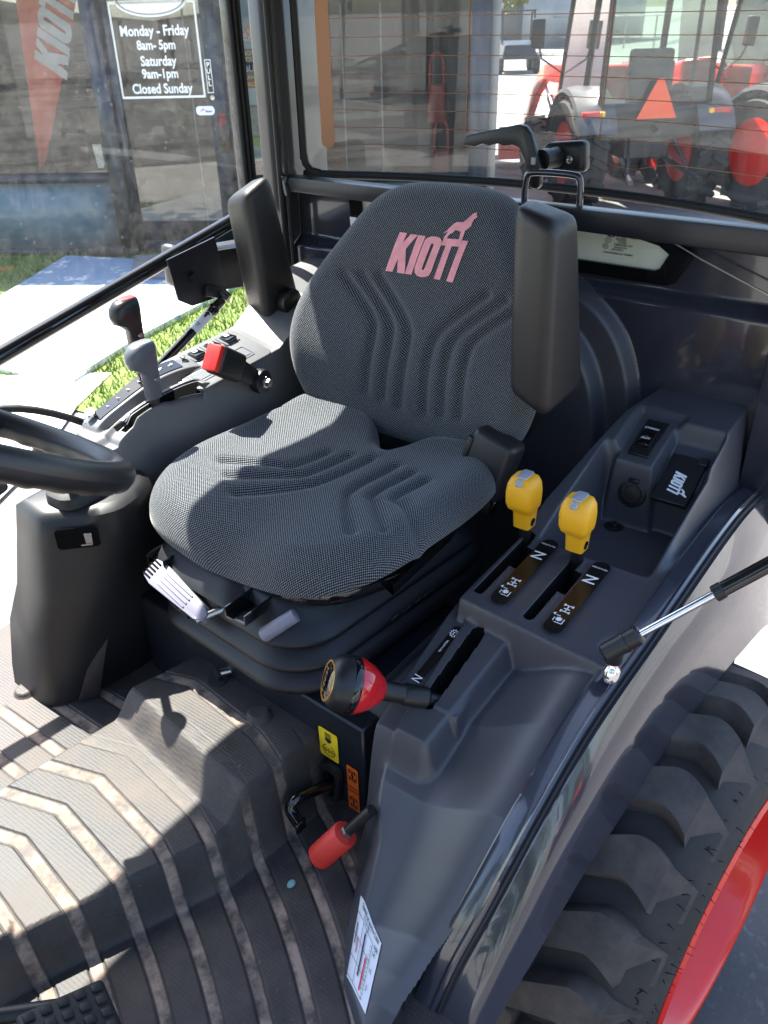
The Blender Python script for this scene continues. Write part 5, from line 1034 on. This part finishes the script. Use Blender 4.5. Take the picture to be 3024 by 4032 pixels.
# ------------------------------------------------------------------ shop front
DKF = mat("dark_bronze_frame", (0.022, 0.030, 0.045), 0.35, 0.3, var=(3, 0.2)); KNEE = mat("blue_grey_panel", (0.10, 0.17, 0.21), 0.3, coat=0.2, var=(1.3, 0.25)); WALLM = mat("block_wall", (0.30, 0.28, 0.25), 0.85, bump=(20, 0.4, 0.01), var=(3, 0.1))
INT = mat("showroom_dark", (0.022, 0.021, 0.021), 0.9); INTF = mat("showroom_floor", (0.09, 0.075, 0.06), 0.5, var=(2, 0.3))
B = empty("shop_building", fp_(0.5)); tag(B, "shop front of dark framed glass with opening hours on its door", "shop")
BI = Matrix.Translation(-fp_(0.5))
def bp_(mb, name, angle=0, label=None, parent=None):
    o = mb.build(name, parent, angle, label)
    if parent is None: o.parent = B; o.matrix_parent_inverse = BI
    return o
FR = Matrix((FU, FN, Zv)).transposed()
def fbox(mb, u0, u1, z0, z1, n0, n1, m): mb.box(fp_((u0+u1)/2, (z0+z1)/2, (n0+n1)/2), (abs(u1-u0), abs(n1-n0), abs(z1-z0)), m, FR)
mb = MB(); fbox(mb, -6, 3.5, 2.42, 3.05, -6, 0.10, WALLM); fbox(mb, -6.2, -6, 0, 2.75, -6, 0.1, WALLM); fbox(mb, 3.40, 3.5, 0.0, 2.42, -6, -0.08, WALLM); fbox(mb, -6, 3.4, 0.0, 2.42, -6.0, -5.9, WALLM); bp_(mb, "wall")
mb = MB(); fbox(mb, -6, 3.40, 0.001, 0.03, -5.9, -0.04, INTF); bp_(mb, "showroom_floor")
mb = MB(); fbox(mb, -6, 3.40, 2.40, 2.418, -5.9, -0.04, INT); bp_(mb, "showroom_ceiling")
mb = MB(); fbox(mb, -6, 3.45, 2.28, 2.42, -0.05, 0.08, DKF); fbox(mb, -6, -0.14, 0.0, 0.07, -0.05, 0.06, DKF)
for u0, u1 in ((-0.14, 0.0), (1.08, 1.20), (3.25, 3.42), (-2.3, -2.2), (-4.4, -4.3)): fbox(mb, u0, u1, 0.0, 2.28, -0.05, 0.07, DKF)
fbox(mb, -6, -0.14, 0.685, 0.765, -0.045, 0.055, DKF); fbox(mb, 1.20, 3.25, 0.655, 0.72, -0.045, 0.055, DKF); fbox(mb, 1.20, 3.25, 0.0, 0.07, -0.05, 0.06, DKF); bp_(mb, "window_frame")
mb = MB(); fbox(mb, -6, -0.14, 0.07, 0.685, -0.02, 0.012, KNEE); bp_(mb, "lower_panel"); mb = MB(); fbox(mb, 1.20, 3.25, 0.07, 0.655, -0.02, 0.012, KNEE); bp_(mb, "lower_panel")
for u0, u1, z0 in ((-6, -4.4, 0.765), (-4.3, -2.3, 0.765), (-2.2, -0.14, 0.765), (1.20, 3.25, 0.72)):
    mb = MB(); mb.add([fp_(u0, z0), fp_(u1, z0), fp_(u1, 2.28), fp_(u0, 2.28)], [[0, 1, 2, 3]], SHOPG, False); bp_(mb, "window_pane")
# door
mb = MB(); D = DKF
fbox(mb, 0.005, 0.085, 0.03, 2.26, -0.02, 0.035, D); fbox(mb, 0.90, 1.075, 0.03, 2.26, -0.02, 0.035, D); fbox(mb, 0.085, 0.90, 0.03, 0.13, -0.02, 0.035, D); fbox(mb, 0.085, 0.90, 2.16, 2.26, -0.02, 0.035, D)
dr = bp_(mb, "door")
mb = MB(); mb.add([fp_(0.085, 0.13), fp_(0.90, 0.13), fp_(0.90, 2.16), fp_(0.085, 2.16)], [[0, 1, 2, 3]], SHOPG, False); mb.build("door_pane", dr, 0)
mb = MB()
def dt(t, u, z, s, m=WHITE, n=0.006, **k): mb.text(t, s, (fp_(u, z, n), FU, Zv), m, **k)
fr_d = (fp_(0, 0, 0.005), FU, Zv)
mb.flat([[(0.095, 1.395), (0.865, 1.395), (0.865, 2.6-0.45), (0.095, 2.15)], [(0.112, 1.413), (0.848, 1.413), (0.848, 2.132), (0.112, 2.132)]], fr_d, WHITE)
dt("Monday - Friday", 0.475, 1.925, 0.112, bold=0.026, sx=0.84); dt("8am- 5pm", 0.475, 1.815, 0.102, bold=0.026, sx=0.84); dt("Saturday", 0.475, 1.690, 0.110, bold=0.026, sx=0.84); dt("9am-1pm", 0.475, 1.590, 0.104, bold=0.026, sx=0.84); dt("Closed Sunday", 0.475, 1.470, 0.110, bold=0.026, sx=0.84)
ell = lambda a, b_, n=48: [(0.475 + a*math.cos(t), 2.165 + b_*math.sin(t)) for t in np.linspace(0, 6.2832, n+1)[:-1]]
mb.flat([ell(0.32, 0.135), ell(0.305, 0.120)], fr_d, WHITE); mb.flat([ell(0.305, 0.120), ell(0.285, 0.108)], fr_d, mat("sign_ring_grey", (0.25, 0.24, 0.24), 0.6)); mb.flat([ell(0.285, 0.108)], fr_d, WHITE)  # grey ring inside the white oval
mb.build("hours_sign", dr, 0, "white lettering on the door glass giving the opening hours")
mb = MB(); fbox(mb, 0.895, 0.955, 1.43, 1.70, 0.035, 0.039, BLACKI); mb.flat([[(0.897, 1.432), (0.953, 1.432), (0.953, 1.698), (0.897, 1.698)], [(0.903, 1.438), (0.947, 1.438), (0.947, 1.692), (0.903, 1.692)]], (fp_(0, 0, 0.041), FU, Zv), WHITE)
for k, t in enumerate("PULL"): mb.text(t, 0.055, (fp_(0.925, 1.655-0.05*k, 0.041), FU, Zv), WHITE, 0.02)
mb.build("pull_sign", dr, 0)
mb = MB(); mb.lathe([(0, 0), (0.022, 0), (0.020, 0.012), (0, 0.013)], fp_(0.935, 1.395, 0.036), FN, STEEL, 16); mb.build("lock_cylinder", dr)
mb = MB(); mb.flat([rrect(0.17, 0.075, 0.03, 4)], (fp_(0.855, 1.29, 0.040), FU, Zv), PAPER, 0.002); mb.flat([[(-0.055, -0.015), (-0.02, 0.018), (0.0, 0.0), (0.01, 0.008), (0.01, -0.002), (-0.02, 0.005)]], (fp_(0.855, 1.29, 0.0425), FU, Zv), REDI); mb.flat([rct(0.03, -0.008, 0.06, 0.012)], (fp_(0.855, 1.29, 0.0425), FU, Zv), mat("blue_ink", (0.10, 0.10, 0.5), 0.5)); mb.build("door_sticker", dr, 0)
mb = MB(); fbox(mb, 0.955, 1.055, 0.93, 1.24, 0.035, 0.06, mat("bronze_plate", (0.05, 0.038, 0.032), 0.4, 0.4)); mb.build("push_plate", dr, 0)
mb = MB(); mb.flat([[(0, 0), (0.09, 0), (0.085, -0.05), (0.09, -0.16), (0.075, -0.21), (0.02, -0.21), (0.01, -0.10)]], (fp_(-0.27, 1.02, 0.004), FU, Zv), mat("glue_residue", (0.30, 0.29, 0.25), 0.9, var=(40, 0.3)), 0); bp_(mb, "sticker_residue")
# poster in the window right of the door
mb = MB(); fbox(mb, 1.205, 1.66, 0.85, 2.25, -0.035, -0.030, mat("poster_pale_blue", (0.42, 0.58, 0.66), 0.5)); fbox(mb, 1.215, 1.66, 1.46, 1.77, -0.0295, -0.028, mat("poster_navy", (0.03, 0.05, 0.14), 0.5)); fbox(mb, 1.215, 1.66, 1.46, 1.52, -0.0275, -0.0265, mat("poster_red", (0.5, 0.05, 0.06), 0.5)); fbox(mb, 1.205, 1.66, 0.97, 1.06, -0.0295, -0.028, mat("poster_green", (0.16, 0.42, 0.05), 0.6)); fbox(mb, 1.205, 1.66, 1.06, 1.32, -0.0295, -0.029, mat("poster_photo", (0.22, 0.33, 0.30), 0.6, var=(9, 0.6)))
GOLDT = mat("poster_yellow", (0.75, 0.60, 0.08), 0.5); OR_ = mat("poster_orange", (0.75, 0.24, 0.10), 0.5)
for t, z, s, m, in (("MOWERS", 1.735, 0.05, GOLDT), ("EQUIPMENT", 1.685, 0.05, GOLDT), ("BUILT FOR", 1.615, 0.075, WHITE), ("LANDSCAPE", 1.545, 0.05, GOLDT), ("PROS", 1.490, 0.05, GOLDT)): mb.text(t, s, (fp_(1.23, z, -0.025), FU, Zv), m, 0.02, 'LEFT')
mb.flat([[(0, 0.12), (0.10, 0), (0, -0.12), (-0.10, 0)]], (fp_(1.35, 1.89, -0.028), FU, Zv), OR_); mb.text("eXmark", 0.12, (fp_(1.24, 1.87, -0.025), FU, Zv), WHITE, 0.01, 'LEFT', 0.8)
tag(mb.build("window_poster", None, 0), "pale blue poster with navy lettering block behind the window right of the door", "poster")
mb = MB(); fbox(mb, 1.20, 1.235, 0.72, 2.28, -0.06, -0.04, WHITE); bp_(mb, "window_blind_edge")
# red feather banner standing inside the left window
FLAG = mat("banner_red_cloth", (0.85, 0.095, 0.035), 0.8, var=(3, 0.08)); NU = 30; fl_ = []
for i in range(NU+1):
    z = 0.83 + (2.27-0.83)*i/NU; t = (z-0.83)/1.35; ua = -0.83 - 0.02 + 0.115*min(t, 1) + (0.02 if t > 1 else 0); ub = -0.81 + 0.62*t**0.95
    fl_.append([fp_(ua + (ub-ua)*k/12, z, -0.07 + 0.012*math.sin(5*k/12+2.5*t)) for k in range(13)])
mb = MB(); mb.loft(fl_, FLAG, False, False)
ban = empty("feather_banner", fp_(-0.82, 0.03, -0.2)); o = mb.build("cloth", None, 0); o.parent = ban; o.matrix_parent_inverse = Matrix.Translation(-fp_(-0.82, 0.03, -0.2))
tag(ban, "red feather banner with white block letters behind the left shop window", "banner")
mb = MB(); fx_ = (FU*0.33 + Zv*0.944).normalized(); fy_ = (FU*-0.944 + Zv*0.33).normalized(); sc = 2.25
for k in EMB:
    if k == 'T': lps = [[(-.001, .4010), (.044, .4010), (.041, .3878), (.023, .3868), (.008, .3160), (-.008, .3159), (.008, .3857), (-.005, .3856)]]
    else: lps = EMB[k]
    mb.flat([[((x+0.135)*sc*1.75, (y-0.3575)*sc*1.6) for x, y in lp] for lp in lps], (fp_(-0.555, 1.60, -0.045), fx_, fy_), PAPER)
mb.build("lettering", o, 0)
mb = MB(); mb.tube([fp_(-0.84, 0.03, -0.2), fp_(-0.835, 1.4, -0.2), fp_(-0.74, 2.3, -0.2)], 0.008, BLK, 8); q = mb.build("pole", None); q.parent = ban; q.matrix_parent_inverse = Matrix.Translation(-fp_(-0.82, 0.03, -0.2))
# showroom stock; the white rods and red shapes stand in for reflections in the glass
SHREDD = mat('stock_dull_red', (0.10, 0.02, 0.015), 0.6); SHGREY = mat('stock_grey', (0.07, 0.07, 0.07), 0.6)
WP = mat("reflection_white", (0.7, 0.7, 0.7), 0.5)
for u_, n_, z0, z1, lab in ((0.50, -0.9, 0.9, 2.2, "thin white rod standing in for a reflection in the door glass, left one"), (0.78, -0.8, 0.66, 2.2, "thin white rod standing in for a reflection in the door glass, right one"), (2.05, -0.7, 0.5, 2.1, "thin white rod standing in for a reflection beyond the rear window, left one"), (2.42, -0.7, 0.8, 2.1, "thin white rod standing in for a reflection beyond the rear window, right one")):
    mb = MB(); mb.tube([fp_(u_, 0.03, n_), fp_(u_, z1, n_)], 0.008, WP, 8); tag(mb.build("reflection_rod", None), lab, "rod", "white rods standing in for reflections")  # solid rods in place of poles mirrored in the glass
for u_, n_, sc, lab in ((2.95, -0.9, 1.0, "red upright looped shape standing in for a reflection in the shop glass, upper one"), (3.0, -0.5, 0.8, "red shape standing in for a reflection low in the shop glass")):
    mb = MB(); z0 = 1.05 if sc == 1.0 else 0.5
    mb.hexa([fp_(u_+a, z0+h, n_+b_) for a, b_, h in ((-0.11, -0.07, 0), (0.11, -0.07, 0), (0.10, 0.07, 0), (-0.10, 0.07, 0), (-0.09, -0.05, 0.36), (0.09, -0.05, 0.36), (0.08, 0.05, 0.36), (-0.08, 0.05, 0.36))], REDPAINT, 0.03, 3)
    mb.tube(smooth_poly([fp_(u_-0.07, z0+0.34, n_)[:], fp_(u_-0.06, z0+0.62, n_)[:], fp_(u_+0.06, z0+0.62, n_)[:], fp_(u_+0.07, z0+0.34, n_)[:]], 2), 0.018, REDPAINT, 8); mb.tube([fp_(u_, 0.03, n_), fp_(u_, z0+0.05, n_)], 0.02, BLK, 8)
    tag(mb.build("reflection_shape", None), lab, "reflection")  # red solid in place of a reflection in the shop glass
mb = MB(); mb.hexa([fp_(u, z, n) for u, n, z in ((2.35, -1.0, 0.30), (3.2, -1.0, 0.30), (3.2, -0.4, 0.30), (2.35, -0.4, 0.30), (2.5, -0.9, 0.66), (3.1, -0.9, 0.66), (3.1, -0.5, 0.60), (2.5, -0.5, 0.60))], REDPAINT, 0.08, 3)
for du, dn in ((2.45, -0.95), (3.1, -0.95), (2.45, -0.45), (3.1, -0.45)): mb.lathe([(0, -0.06), (0.13, -0.06), (0.15, -0.03), (0.15, 0.03), (0.13, 0.06), (0, 0.06)], fp_(du, 0.18, dn), FU, RUB, 18)
tag(mb.build("mower_deck", None), "red mower deck on small wheels low behind the shop window", "mower")
for u_, n_ in ((-1.6, -3.6), (0.3, -5.2)):
    mb = MB(); fbox(mb, u_-0.5, u_+0.5, 0.03, 1.75, n_-0.25, n_+0.25, INT)
    for k in range(4): fbox(mb, u_-0.49, u_+0.49, 0.35+0.4*k, 0.37+0.4*k, n_+0.25, n_+0.5, DKF)
    for k in range(4):
        for j in range(4): fbox(mb, u_-0.44+0.24*j, u_-0.28+0.24*j, 0.372+0.4*k, 0.372+0.4*k+RNG.uniform(0.1, 0.28), n_+0.26, n_+0.44, [DKF, SHREDD, INTF, SHGREY][(k*3+j) % 4])
    tag(mb.build("display_shelf", None, 0), {-1.6: "stocked shelf in the showroom behind the red banner", 0.3: "stocked shelf in the showroom straight behind the glass door", -3.2: "stocked shelf at the far left of the showroom", 1.9: "stocked shelf in the showroom behind the poster window"}[u_], "shelf", "stocked showroom shelves")
# ------------------------------------------------------------------ red tractors parked across the lot
GLT = glass("tractor_glass", (0.60, 0.72, 0.66), 1.0, 0.06, 12)
def make_tractor(name):
    t = empty(name)
    def pc(mb, n_, par=None, ang=40): return mb.build(n_, par or t, ang)
    mb = MB(); mb.hexa([(-0.35, -0.26, 0.55), (2.5, -0.20, 0.55), (2.5, 0.20, 0.55), (-0.35, 0.26, 0.55), (-0.35, -0.26, 0.95), (2.5, -0.20, 0.85), (2.5, 0.20, 0.85), (-0.35, 0.26, 0.95)], SHEET, 0.03); pc(mb, "chassis")
    mb = MB(); mb.hexa([(1.05, -0.33, 0.85), (2.60, -0.29, 0.80), (2.60, 0.29, 0.80), (1.05, 0.33, 0.85), (1.05, -0.29, 1.42), (2.52, -0.23, 1.22), (2.52, 0.23, 1.22), (1.05, 0.29, 1.42)], REDPAINT, 0.06, 3); hood = pc(mb, "hood")
    mb = MB(); mb.box((2.61, 0, 1.0), (0.03, 0.42, 0.28), BLK, None, 0.01); mb.build("grille", hood)
    for s_ in (-1, 1): mb = MB(); mb.box((2.60, s_*0.2, 1.16), (0.05, 0.12, 0.06), WHITE, None, 0.01); mb.build("headlight", hood)
    mb = MB()
    for (xb, xt) in ((-0.42, -0.40), (1.05, 0.85)):
        for s_ in (-1, 1): mb.tube([(xb, s_*0.60, 1.0), (xt, s_*0.56, 2.2)], 0.035, BLK, 8)
    for s_ in (-1, 1): mb.tube([(0.1, s_*0.62, 1.0), (0.0, s_*0.57, 2.2)], 0.03, BLK, 8); mb.tube([(-0.42, s_*0.6, 1.05), (1.05, s_*0.6, 1.0)], 0.03, BLK, 8)
    mb.tube([(-0.42, -0.6, 1.1), (-0.42, 0.6, 1.1)], 0.03, BLK, 8); mb.box((-0.30, 0, 0.95), (0.3, 1.0, 0.34), BLK, None, 0.04); cabf = pc(mb, "cab_frame")
    for q in (((-0.42, -0.57, 1.12), (-0.42, 0.57, 1.12), (-0.40, 0.53, 2.2), (-0.40, -0.53, 2.2)), ((1.05, -0.57, 1.42), (1.05, 0.57, 1.42), (0.85, 0.53, 2.2), (0.85, -0.53, 2.2)), ((-0.40, 0.61, 1.07), (1.03, 0.61, 1.03), (0.85, 0.565, 2.2), (-0.40, 0.565, 2.2)), ((-0.40, -0.61, 1.07), (1.03, -0.61, 1.03), (0.85, -0.565, 2.2), (-0.40, -0.565, 2.2))):
        mb = MB(); mb.add(q, [[0, 1, 2, 3]], GLT, False); mb.build("cab_glass", cabf, 0)
    mb = MB(); mb.box((0.22, 0, 2.27), (1.55, 1.32, 0.15), BLK, None, 0.05, 3); pc(mb, "roof")
    mb = MB(); mb.box((0.05, 0, 1.05), (0.5, 0.5, 0.12), BLK, None, 0.04); mb.box((-0.18, 0, 1.35), (0.12, 0.48, 0.55), BLK, None, 0.04); pc(mb, "seat")
    for s_ in (-1, 1):
        def wh(R_, w, rr_, c, nl):
            mb = MB(); ax_ = Vector((0, s_, 0)); mb.lathe([(rr_, -w/2*0.8), (R_*0.86, -w/2), (R_*0.93, -w/2*0.85), (R_*0.94, 0), (R_*0.93, w/2*0.85), (R_*0.86, w/2), (rr_, w/2*0.8)], c, ax_, TYRE, 40)
            for k in range(nl):
                for sd in (-1, 1):
                    a = 2*math.pi*(k+0.25*sd)/nl; ctr = Vector(c) + Vector((math.cos(a), 0, math.sin(a)))*R_*0.955; rm = Matrix.Rotation(-a, 3, 'Y') @ Matrix.Rotation(sd*0.5, 3, 'X')
                    mb.box(ctr + Vector((0, sd*w*0.22, 0)), (R_*0.09, w*0.56, R_*0.10), TYRE, rm, 0.006, 1)
            w_ = pc(mb, "wheel"); mb = MB(); mb.lathe([(rr_*1.02, w/2*0.82), (rr_*0.95, w/2*0.82), (rr_*0.88, w/2*0.2), (rr_*0.4, w/2*0.1), (rr_*0.35, w/2*0.5), (0, w/2*0.5)], c, ax_, RIMRED, 32); mb.lathe([(rr_*1.02, -w/2*0.82), (rr_*0.9, -w/2*0.4), (0, -w/2*0.4)], c, ax_, RIMRED, 32); mb.build("rim", w_)
        wh(0.60, 0.38, 0.34, (0, s_*0.68, 0.60), 17); wh(0.40, 0.26, 0.22, (1.85, s_*0.62, 0.40), 13)
        fnd = [[(math.cos(a)*r_, s_*y, 0.60+math.sin(a)*r_) for r_, y in ((0.67, 0.45), (0.68, 0.72), (0.66, 0.86), (0.62, 0.88), (0.64, 0.72), (0.64, 0.45))] for a in np.linspace(0.25, 2.75, 22)]
        mb = MB(); mb.loft(fnd, FGREY, True, True); fd = pc(mb, "fender"); mb = MB(); mb.box((-0.50, s_*0.72, 1.02), (0.06, 0.20, 0.09), TWHITE, None, 0.015); mb.box((-0.50, s_*0.60, 1.02), (0.061, 0.06, 0.088), ORG, None, 0.015); mb.build("tail_lamp", fd)
        # loader arm
        mb = MB(); mb.prism([(0.85, 1.25), (1.05, 1.42), (1.9, 1.40), (2.35, 1.15), (3.05, 0.45), (3.0, 0.30), (2.88, 0.35), (2.25, 1.00), (1.85, 1.22), (1.05, 1.22)], ((0, s_*0.52 - 0.05, 0), X, Zv), -0.10, REDPAINT, 0.012)
        mb.prism([(1.10, 0.55), (1.35, 0.55), (1.25, 1.30), (1.10, 1.45), (0.95, 1.42)], ((0, s_*0.45 - 0.05, 0), X, Zv), -0.08, REDPAINT, 0.01); arm = pc(mb, "loader_arm")
        mb = MB(); mb.tube([(1.30, s_*0.5, 0.75), (1.75, s_*0.5, 1.02)], 0.045, SHEET, 10); mb.tube([(1.75, s_*0.5, 1.02), (2.1, s_*0.5, 1.2)], 0.025, CHROME, 10); mb.build("hydraulic_ram", arm)
        mb = MB(); mb.tube([(0.95, s_*0.62, 1.35), (1.0, s_*0.86, 1.5), (1.0, s_*0.9, 1.62)], 0.012, BLK, 6); mb.box((1.0, s_*0.92, 1.76), (0.05, 0.16, 0.30), BLK, None, 0.02); pc(mb, "mirror")
    mb = MB(); mb.loft([[(x, y, z) for x, z in ((2.9, 0.12), (3.45, 0.05), (3.5, 0.09), (3.0, 0.18), (2.98, 0.55), (2.93, 0.56), (2.88, 0.35))] for y in np.linspace(-0.85, 0.85, 4)], REDPAINT, True, True); pc(mb, "bucket", None, 30)
    mb = MB(); mb.prism([(-0.22, 0.0), (0.22, 0.0), (0.03, 0.38), (-0.03, 0.38)], ((-0.50, 0, 0.98), Vector((0, -1, 0)), Zv), 0.006, mat("emblem_orange", (0.85, 0.10, 0.03), 0.4)); pc(mb, "slow_vehicle_triangle", None, 20)
    mb = MB()
    for s_ in (-1, 1): mb.tube([(-0.3, s_*0.25, 0.55), (-0.95, s_*0.38, 0.42)], 0.03, SHEET, 8); mb.tube([(-0.35, s_*0.22, 0.85), (-0.75, s_*0.34, 0.46)], 0.018, SHEET, 8)
    mb.tube([(-0.38, 0, 0.9), (-0.6, 0, 0.85)], 0.03, SHEET, 8); pc(mb, "three_point_hitch")
    return t
t0 = make_tractor("red_tractor")
vd = math.atan2(-math.sin(YAW), -math.cos(YAW))
spots = [((-8.6, -2.85), math.radians(-6), "red tractor seen from behind with an orange slow-vehicle triangle, left of its twin"),
         ((-9.72, -1.22), math.radians(-20), "red tractor at the right edge with a large red wheel rim beside the rear window"),
         ((-13.6, -0.75), math.radians(-62), "red tractor standing sideways behind the others, its hood and loader showing between them"),
         ((0.6, 6.2), math.radians(75), "red tractor parked behind the viewer and mirrored in the glossy fender")]
for i, ((x, y), da, lab) in enumerate(spots):
    o = t0 if i == 0 else copy_tree(t0)
    o.location = (x, y, 0); o.rotation_euler = (0, 0, vd - da if i < 3 else da); tag(o, lab, "tractor", "red tractors parked on the lot")
# ------------------------------------------------------------------ farther off: fence, sheds, utility vehicle, trees
GREYM = mat("shed_metal", (0.30, 0.33, 0.36), 0.5, bump=(3, 0.2, 0.02), var=(1, 0.1)); DKR = mat("shed_roof", (0.10, 0.11, 0.12), 0.6)
for c, sx_, sy_, h, lab in (((-52, -27), 14, 9, 4.2, "long grey metal shed far across the lot, left of the tractors"), ((-58, -8), 18, 10, 4.6, "grey metal shed far across the lot, right behind the tractors")):
    e0 = empty("metal_shed", (c[0], c[1], 0)); mb = MB(); mb.box((0, 0, h/2-0.4), (sx_, sy_, h-0.8), GREYM); o = mb.build("wall", e0, 0)
    mb = MB(); mb.prism([(-sy_/2-0.3, h-0.8), (sy_/2+0.3, h-0.8), (0, h+0.8)], ((-sx_/2-0.3, 0, 0), Y, Zv), sx_+0.6, DKR); mb.build("roof", e0, 0)
    for k in (-0.25, 0.22): mb = MB(); mb.box((sx_/2+0.02, k*sy_, 1.5), (0.06, 2.4, 3.0), DKR); mb.build("door", e0, 0)
    tag(e0, lab, "shed", "metal sheds")
mb = MB()
for k in range(36): mb.tube([(-46+0.0*k, -36+1.6*k, 0), (-46, -36+1.6*k, 1.5)], 0.04, STEEL, 6)
for z in (0.5, 1.45): mb.tube([(-46, -36, z), (-46, 20, z)], 0.03, STEEL, 6)
tag(mb.build("fence", None), "low steel post and rail fence across the far side of the lot", "fence")
def utv(loc, rz, lab):
    e0 = empty("utility_vehicle", loc, rz); mb = MB(); mb.hexa([(-1.2, -0.65, 0.45), (1.3, -0.6, 0.45), (1.3, 0.6, 0.45), (-1.2, 0.65, 0.45), (-1.2, -0.65, 0.95), (1.2, -0.5, 0.9), (1.2, 0.5, 0.9), (-1.2, 0.65, 0.95)], SHEET, 0.05); mb.build("body", e0)
    mb = MB()
    for s_ in (-1, 1): mb.tube([(0.6, s_*0.55, 0.9), (0.25, s_*0.55, 1.85), (-0.5, s_*0.55, 1.85), (-0.55, s_*0.55, 0.95)], 0.035, BLK, 6)
    mb.box((-0.12, 0, 1.88), (0.9, 1.2, 0.05), BLK); mb.build("roll_cage", e0)
    for x in (-0.85, 0.9):
        for s_ in (-1, 1): mb = MB(); mb.lathe([(0, -0.12), (0.24, -0.12), (0.31, -0.08), (0.31, 0.08), (0.24, 0.12), (0, 0.12)], (x, s_*0.62, 0.31), Y, RUB, 18); mb.build("wheel", e0)
    tag(e0, lab, "utility vehicle", "utility vehicles across the lot")
utv((-28.5, -15.2, 0), 0.6, "dark utility vehicle with a roll cage parked on the lot"); 
mb = MB(); mb.hexa([(-33, -18.4, 0.5), (-29, -18.4, 0.5), (-29, -16.6, 0.5), (-33, -16.6, 0.5), (-33, -18.4, 0.9), (-29, -18.4, 0.9), (-29, -16.6, 0.9), (-33, -16.6, 0.9)], WHITE, 0.1)
pk = empty("pickup_truck", (-38, -22.5, 0), 0.45); mb = MB(); mb.hexa([(-2.6, -0.95, 0.5), (2.6, -0.95, 0.5), (2.6, 0.95, 0.5), (-2.6, 0.95, 0.5), (-2.6, -0.9, 1.1), (2.55, -0.85, 1.05), (2.55, 0.85, 1.05), (-2.6, 0.9, 1.1)], WHITE, 0.1, 3); mb.build("body", pk)
mb = MB(); mb.hexa([(-0.7, -0.85, 1.08), (1.3, -0.85, 1.08), (1.3, 0.85, 1.08), (-0.7, 0.85, 1.08), (-0.5, -0.7, 1.75), (0.7, -0.7, 1.75), (0.7, 0.7, 1.75), (-0.5, 0.7, 1.75)], GREYM, 0.08, 3); mb.build("cabin", pk)
for x in (-1.6, 1.7):
    for s_ in (-1, 1): mb = MB(); mb.lathe([(0, -0.13), (0.28, -0.13), (0.38, -0.09), (0.38, 0.09), (0.28, 0.13), (0, 0.13)], (x, s_*0.85, 0.38), Y, RUB, 18); mb.build("wheel", pk)
tag(pk, "white pickup truck parked far across the bright lot", "pickup")
LEAF = [mat("leaf_mid", (0.075, 0.12, 0.022), 0.6, var=(0.8, 0.5)), mat("leaf_yellowish", (0.16, 0.17, 0.03), 0.6, var=(0.8, 0.4))]; BARK = mat("bark", (0.09, 0.07, 0.05), 0.9, bump=(15, 0.6, 0.02))
def tree(loc, h, cr, lab, k=0, n=2600):
    e0 = empty("tree", loc); mb = MB(); mb.tube([(0, 0, 0), (0.05, 0.03, h*0.25), (-0.05, 0.08, h*0.55), (0.02, 0.0, h*0.85)], [h*0.035, h*0.027, h*0.016, h*0.005], BARK, 8)
    for j in range(6):
        a = j*1.05+RNG.uniform(0, .5); z = h*RNG.uniform(0.28, 0.6); mb.tube([(0, 0.03, z), (math.cos(a)*cr*0.35, math.sin(a)*cr*0.35, z+h*0.12), (math.cos(a)*cr*0.7, math.sin(a)*cr*0.7, z+h*0.2)], [h*0.012, h*0.008, h*0.003], BARK, 6)
    mb.build("trunk", e0); vs = []; fs = []; cl = [(RNG.normal(0, cr*0.45), RNG.normal(0, cr*0.45), h*RNG.uniform(0.38, 0.98), cr*RNG.uniform(0.22, 0.45)) for _ in range(26)]
    for j in range(n):
        cx, cy, cz, r_ = cl[j % len(cl)]; d = RNG.normal(0, 1, 3); d = d/np.linalg.norm(d)*r_*RNG.uniform(0.5, 1.05)**0.7; c = np.array((cx, cy, cz)) + d; s_ = cr*0.055*RNG.uniform(0.6, 1.5); a = RNG.normal(0, 1, 3); a = a/np.linalg.norm(a)*s_; b_ = np.cross(a, RNG.normal(0, 1, 3)); b_ = b_/np.linalg.norm(b_)*s_*0.6; o = len(vs); vs += [c-a, c+b_, c+a, c-b_]; fs.append((o, o+1, o+2, o+3))
    me = bpy.data.meshes.new("crown"); me.from_pydata([tuple(v) for v in vs], [], fs); me.materials.append(LEAF[k]); link("crown", me, e0); tag(e0, lab, "tree", "trees round the lot")
for i, (x, y, h, cr, k) in enumerate(((-40, -24, 6, 2.6, 1), (-36, -6.5, 6.5, 2.8, 1), (-44, -13, 7, 3.0, 0), (-30, 2, 7, 3, 1), (-50, -40, 8, 3.5, 0), (14, 16, 8, 3.4, 0), (18, 6, 9, 3.6, 0), (9, 20, 8, 3.2, 1), (22, -4, 9, 3.6, 0), (24, 13, 9, 4.2, 0), (20, 19, 8.5, 4.0, 0), (27, 4, 9, 4.2, 0), (26, 22, 9, 4.2, 1))):
    tree((x, y, 0), h, cr, ["yellowish green tree left of the tractors beyond the lot", "yellowish tree above the gap between the two red tractors", "darker green tree behind the nearer red tractor", "yellow green tree at the right edge beyond the lot", "dark green tree far left behind the shed", "green tree across the lot behind the viewer, nearest the apron", "tall green tree behind the viewer opposite the shop", "yellow green tree behind the viewer at the lot's corner", "tall green tree behind the viewer towards the road", "broad green tree in the far row behind the viewer, third from the road", "broad green tree in the far row behind the viewer, near its left end", "broad green tree in the far row behind the viewer, second from the road", "yellow green broad tree at the left end of the far row behind the viewer"][i], k)
